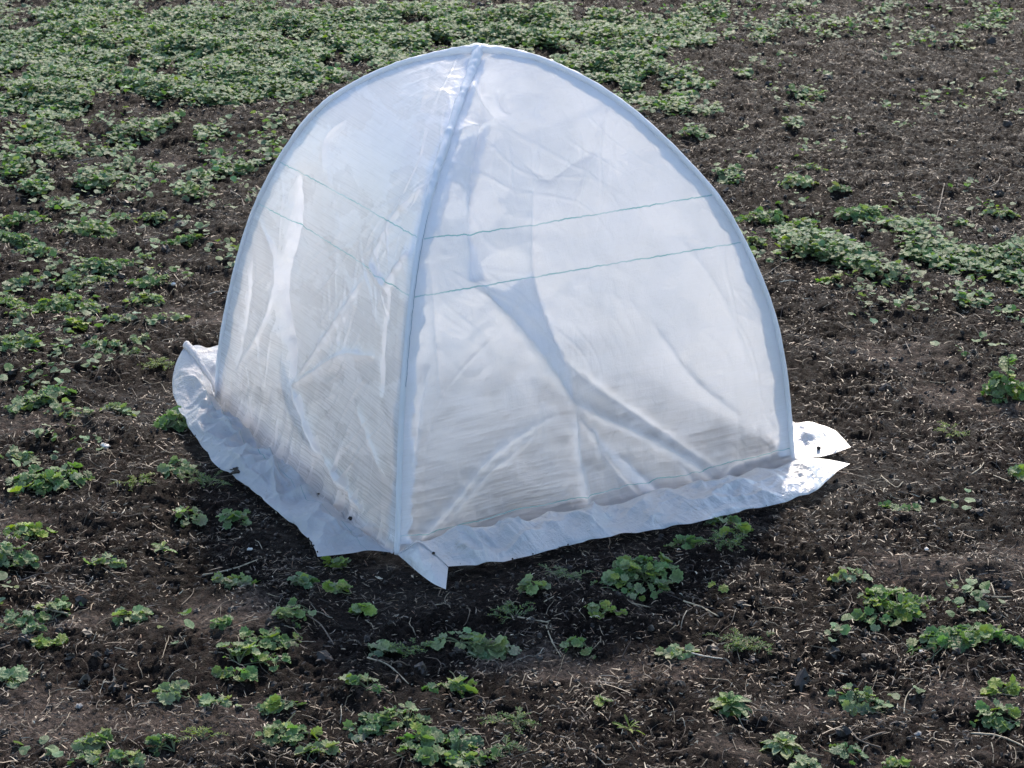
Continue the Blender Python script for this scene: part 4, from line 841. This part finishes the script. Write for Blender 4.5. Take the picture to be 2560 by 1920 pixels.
# ---------------- dry litter: short curved fibres and chips lying all over the soil
def strip_t(seed):
    r_ = np.random.default_rng(seed); n = 4; t = np.linspace(-.5, .5, n); b = r_.normal()*.5; z = .10*np.cos(t*3)+.05*r_.normal(size=n)
    w_ = .5*np.array([.6, 1, .9, .5]); V = []
    for i in range(n):
        y = b*(t[i]**2)
        V += [(t[i], y-w_[i]*.18, z[i]), (t[i], y+w_[i]*.18, z[i]+.05)]
    V = np.array(V); return V, [gridfaces(2, n)], np.zeros((len(V), 2))
T_STRIP = [strip_t(i) for i in range(10)]
def scatter_xy(n, e=1.15):
    y = 2.35+6.2*rng.random(n)**e; x = rng.uniform(-1, 1, n)*(.34*y+.35); return x, y
def litter():
    n = 270000; x, y = scatter_xy(n, 1.0)
    inten = .7+.8*perlin(x*3, y*3, 70)+.5*perlin(x*11, y*11, 71)+.25*np.clip(x, 0, 1)
    k = rng.random(n) < np.clip(inten, .12, 1); x, y = x[k], y[k]; n = len(x)
    L = .0068*np.exp(rng.normal(size=n)*.5); big = rng.random(n) < .04; L[big] *= 3.0; L = np.clip(L, .002, .045)*(1+.14*(y-3)*(rng.random(n) < .4))
    wd = np.clip(.0027*np.exp(rng.normal(size=n)*.35), .001, .006); wd[big] = .0032
    z = ground_h(x, y)+.0016+rng.random(n)*.0035
    R = rotm(rng.uniform(0, 6.28, n), rng.normal(size=n)*.22, rng.normal(size=n)*.5)
    base = np.array([(.26, .205, .145), (.135, .098, .068), (.050, .036, .028), (.48, .43, .34), (.18, .15, .125), (.22, .13, .08)])
    pk = rng.choice(6, n, p=[.20, .25, .31, .045, .14, .055]); c = base[pk]*rng.uniform(.7, 1.25, (n, 1))
    V, F, C_, U_ = stamp(T_STRIP, rng.integers(0, 10, n), np.column_stack([x, y, z]), R, np.stack([L, wd*2.2, L*.35+.0005], 1), c)
    tag(mesh('plant_litter', V, F, M_LIT, cols=C_, uv=U_), 'short dry straw bits and plant fibres strewn over the soil', 'litter', kind='stuff')
litter()
def fibres():
    """long thin curling roots and stalks"""
    parts = []
    n = 5600; x, y = scatter_xy(n)
    for i in range(n):
        if abs(x[i]+.03) < .62 and 3.0 < y[i] < 4.5 and rng.random() < .9: continue
        L = rng.uniform(.02, .075); a = rng.uniform(0, 6.28); m = 7; t = np.linspace(0, 1, m); bend = rng.normal()*1.3
        ang = a+bend*t+.35*np.sin(t*4+i)*rng.random(); px = x[i]+np.cumsum(np.cos(ang))*L/m; py = y[i]+np.cumsum(np.sin(ang))*L/m
        lift = rng.uniform(0, .008) if rng.random() < .3 else .001
        V, F = tube(np.stack([px, py, ground_h(px, py)+.0015+lift*np.sin(t*np.pi)], 1), rng.uniform(.0004, .0011)*np.linspace(1, .6, m), 4, cap=False)
        parts.append((V, F, np.array([(.26, .215, .155), (.13, .10, .075), (.085, .065, .055), (.36, .32, .26)][rng.choice(4, p=[.33, .35, .24, .08])])*rng.uniform(.75, 1.2)))
    V, F = merge([(p[0], p[1]) for p in parts]); C_ = np.concatenate([np.tile(p[2], (len(p[0]), 1)) for p in parts])
    tag(mesh('root_fibres', V, F, M_LIT, cols=C_, uv=np.zeros((len(V), 2))), 'thin curling dry roots and stalks tangled on the soil surface', 'litter', kind='stuff')
fibres()
# ---------------- crumbs of soil
def rock_t(seed, n1=7, n2=5):
    r_ = np.random.default_rng(seed); th = np.linspace(0, 2*np.pi, n1, endpoint=False); V = [(0, 0, .5)]
    for j in range(1, n2):
        p = np.pi*j/n2
        for a in th: q = .5*(1+.25*r_.normal()); V.append((q*np.sin(p)*np.cos(a), q*np.sin(p)*np.sin(a), q*.75*np.cos(p)))
    V.append((0, 0, -.4)); V = np.array(V); m = len(V)-1
    tri = [(0, 1+i, 1+(i+1) % n1) for i in range(n1)]+[(m, m-n1+(i+1) % n1, m-n1+i) for i in range(n1)]
    q = [(1+j*n1+i, 1+(j+1)*n1+i, 1+(j+1)*n1+(i+1) % n1, 1+j*n1+(i+1) % n1) for j in range(n2-2) for i in range(n1)]
    return V, [np.array(tri), np.array(q)], np.zeros((len(V), 2))
T_ROCK = [rock_t(i, 9, 6) for i in range(8)]
def crumbs():
    n = 22000; x, y = scatter_xy(n); m = soil_mask(x, y); k = rng.random(n) < 1-.6*m; x, y = x[k], y[k]; n = len(x)
    s = np.clip(.0036*np.exp(rng.normal(size=n)*.5), .0015, .012); z = ground_h(x, y)+s*.12
    nb = 2400; xb, yb = scatter_xy(nb); kb = (np.hypot(xb+.03, yb-3.7) > .8) & (perlin(xb*3, yb*3, 95) > -.1); xb, yb = xb[kb], yb[kb]
    sb = np.clip(.014*np.exp(rng.normal(size=len(xb))*.4), .007, .04)
    x = np.r_[x, xb]; y = np.r_[y, yb]; z = np.r_[z, ground_h(xb, yb)-sb*.08]; s = np.r_[s, sb]
    for key_ in ('R', 'L', 'DR'):                                    # crumbs thrown on the rim of the skirt
        o_ = smooth_curve(np.array(SKIRT[key_]['outer']), 200); k = rng.integers(2, 198, 46); q = o_[k]+(np.array([TTOP[0], TTOP[1], 0])-o_[k])*(rng.random((46, 1))**3*.12)
        x = np.r_[x, q[:, 0]]; y = np.r_[y, q[:, 1]]; s = np.r_[s, rng.uniform(.001, .0035, 46)]; z = np.r_[z, o_[k, 2]+.004]
    n = len(x)
    R = rotm(rng.uniform(0, 6.28, n), rng.uniform(-3, 3, n), rng.uniform(-3, 3, n))
    V, F, C_, U_ = stamp(T_ROCK, rng.integers(0, 8, n), np.column_stack([x, y, z]), R, s, np.tile([.02, .016, .0145], (n, 1))*rng.uniform(.7, 1.6, (n, 1)))
    tag(mesh('soil_crumbs', V, F, M_LIT, cols=C_, uv=U_, smooth=False), 'loose dark crumbs of soil scattered over the whole field', 'soil crumbs', kind='stuff')
crumbs()

# ================================================================ single straws, stems, stones and crumbs
for i, (pts, r, tn, lb) in enumerate(STEMS):
    P2 = np.array(pts, float); P2 = smooth_curve(np.column_stack([P2, np.zeros(len(P2))]) if len(P2) > 2 else np.array([np.r_[P2[0], 0], np.r_[P2.mean(0), 0], np.r_[P2[1], 0]]), 18)
    rr_ = np.random.default_rng(300+i); P2[:, :2] += np.cumsum(rr_.normal(size=(18, 2)), 0)*.00025
    g_ = ground_h(P2[:, 0], P2[:, 1]); lin = np.linspace(g_[0], g_[-1], 18); P2[:, 2] = lin+max(0, np.percentile(g_-lin, 80))+r*.5
    rad = r*.5*np.linspace(1.1, .75, 18)*(1+.12*rr_.normal(size=18)); nodes = rr_.integers(3, 15, 2); rad[nodes] *= 1.35
    V, F = tube(P2, rad, 7, .05, i); O = np.array([P2[0, 0], P2[0, 1], P2[0, 2]])
    if i in (10, 19, 12):
        m_ = 9; q = P2[m_]; d_ = P2[m_+1]-P2[m_-1]; d_ = d_/np.linalg.norm(d_); e_ = q+np.array([d_[0]*.5-d_[1], d_[1]*.5+d_[0], .15])*.035
        V, F = merge([(V, F), tube(bez(q, (q+e_)/2+[0, 0, .004], e_, 7), r*.45, 6)])
    o = mesh('dry_straw' if tn in 'tp' else 'dead_stem', V, F, {'t': M_STRAW, 'p': M_PALE, 'd': M_TWIG}[tn], origin=O); o.location = O
    tag(o, lb, 'straw' if tn in 'tp' else 'dead stem', 'dry straws and stems on the soil')
for i, (x, y, r, tn, lb) in enumerate(PEBBLES):
    V, F, _ = rock_t(80+i, 12, 8); V = V*[2*r, 1.7*r, 1.5*r]; o = mesh('pebble', V, F, M_WSTONE if tn == 'w' else M_GSTONE)
    o.location = (x, y, float(ground_h(x, y))+r*.45); o.rotation_euler = (0, 0, i*1.3); tag(o, lb, 'stone', 'small stones on the soil')
for i, (x, y, z, r, lb) in enumerate(CLODS):
    V, F, _ = rock_t(120+i, 11, 7)
    if r > .009: V = V*[2.0*r, 1.5*r, 1.0*r]*(1+.2*np.random.default_rng(i).normal(size=(len(V), 1)))
    else: V = V*1.5*r
    o = mesh('soil_clod', V, F, M_CRUMB); o.location = (x, y, z+r*.3); tag(o, lb, 'soil crumb', 'soil crumbs lying on the tent skirt')
print('objects', len(bpy.data.objects))
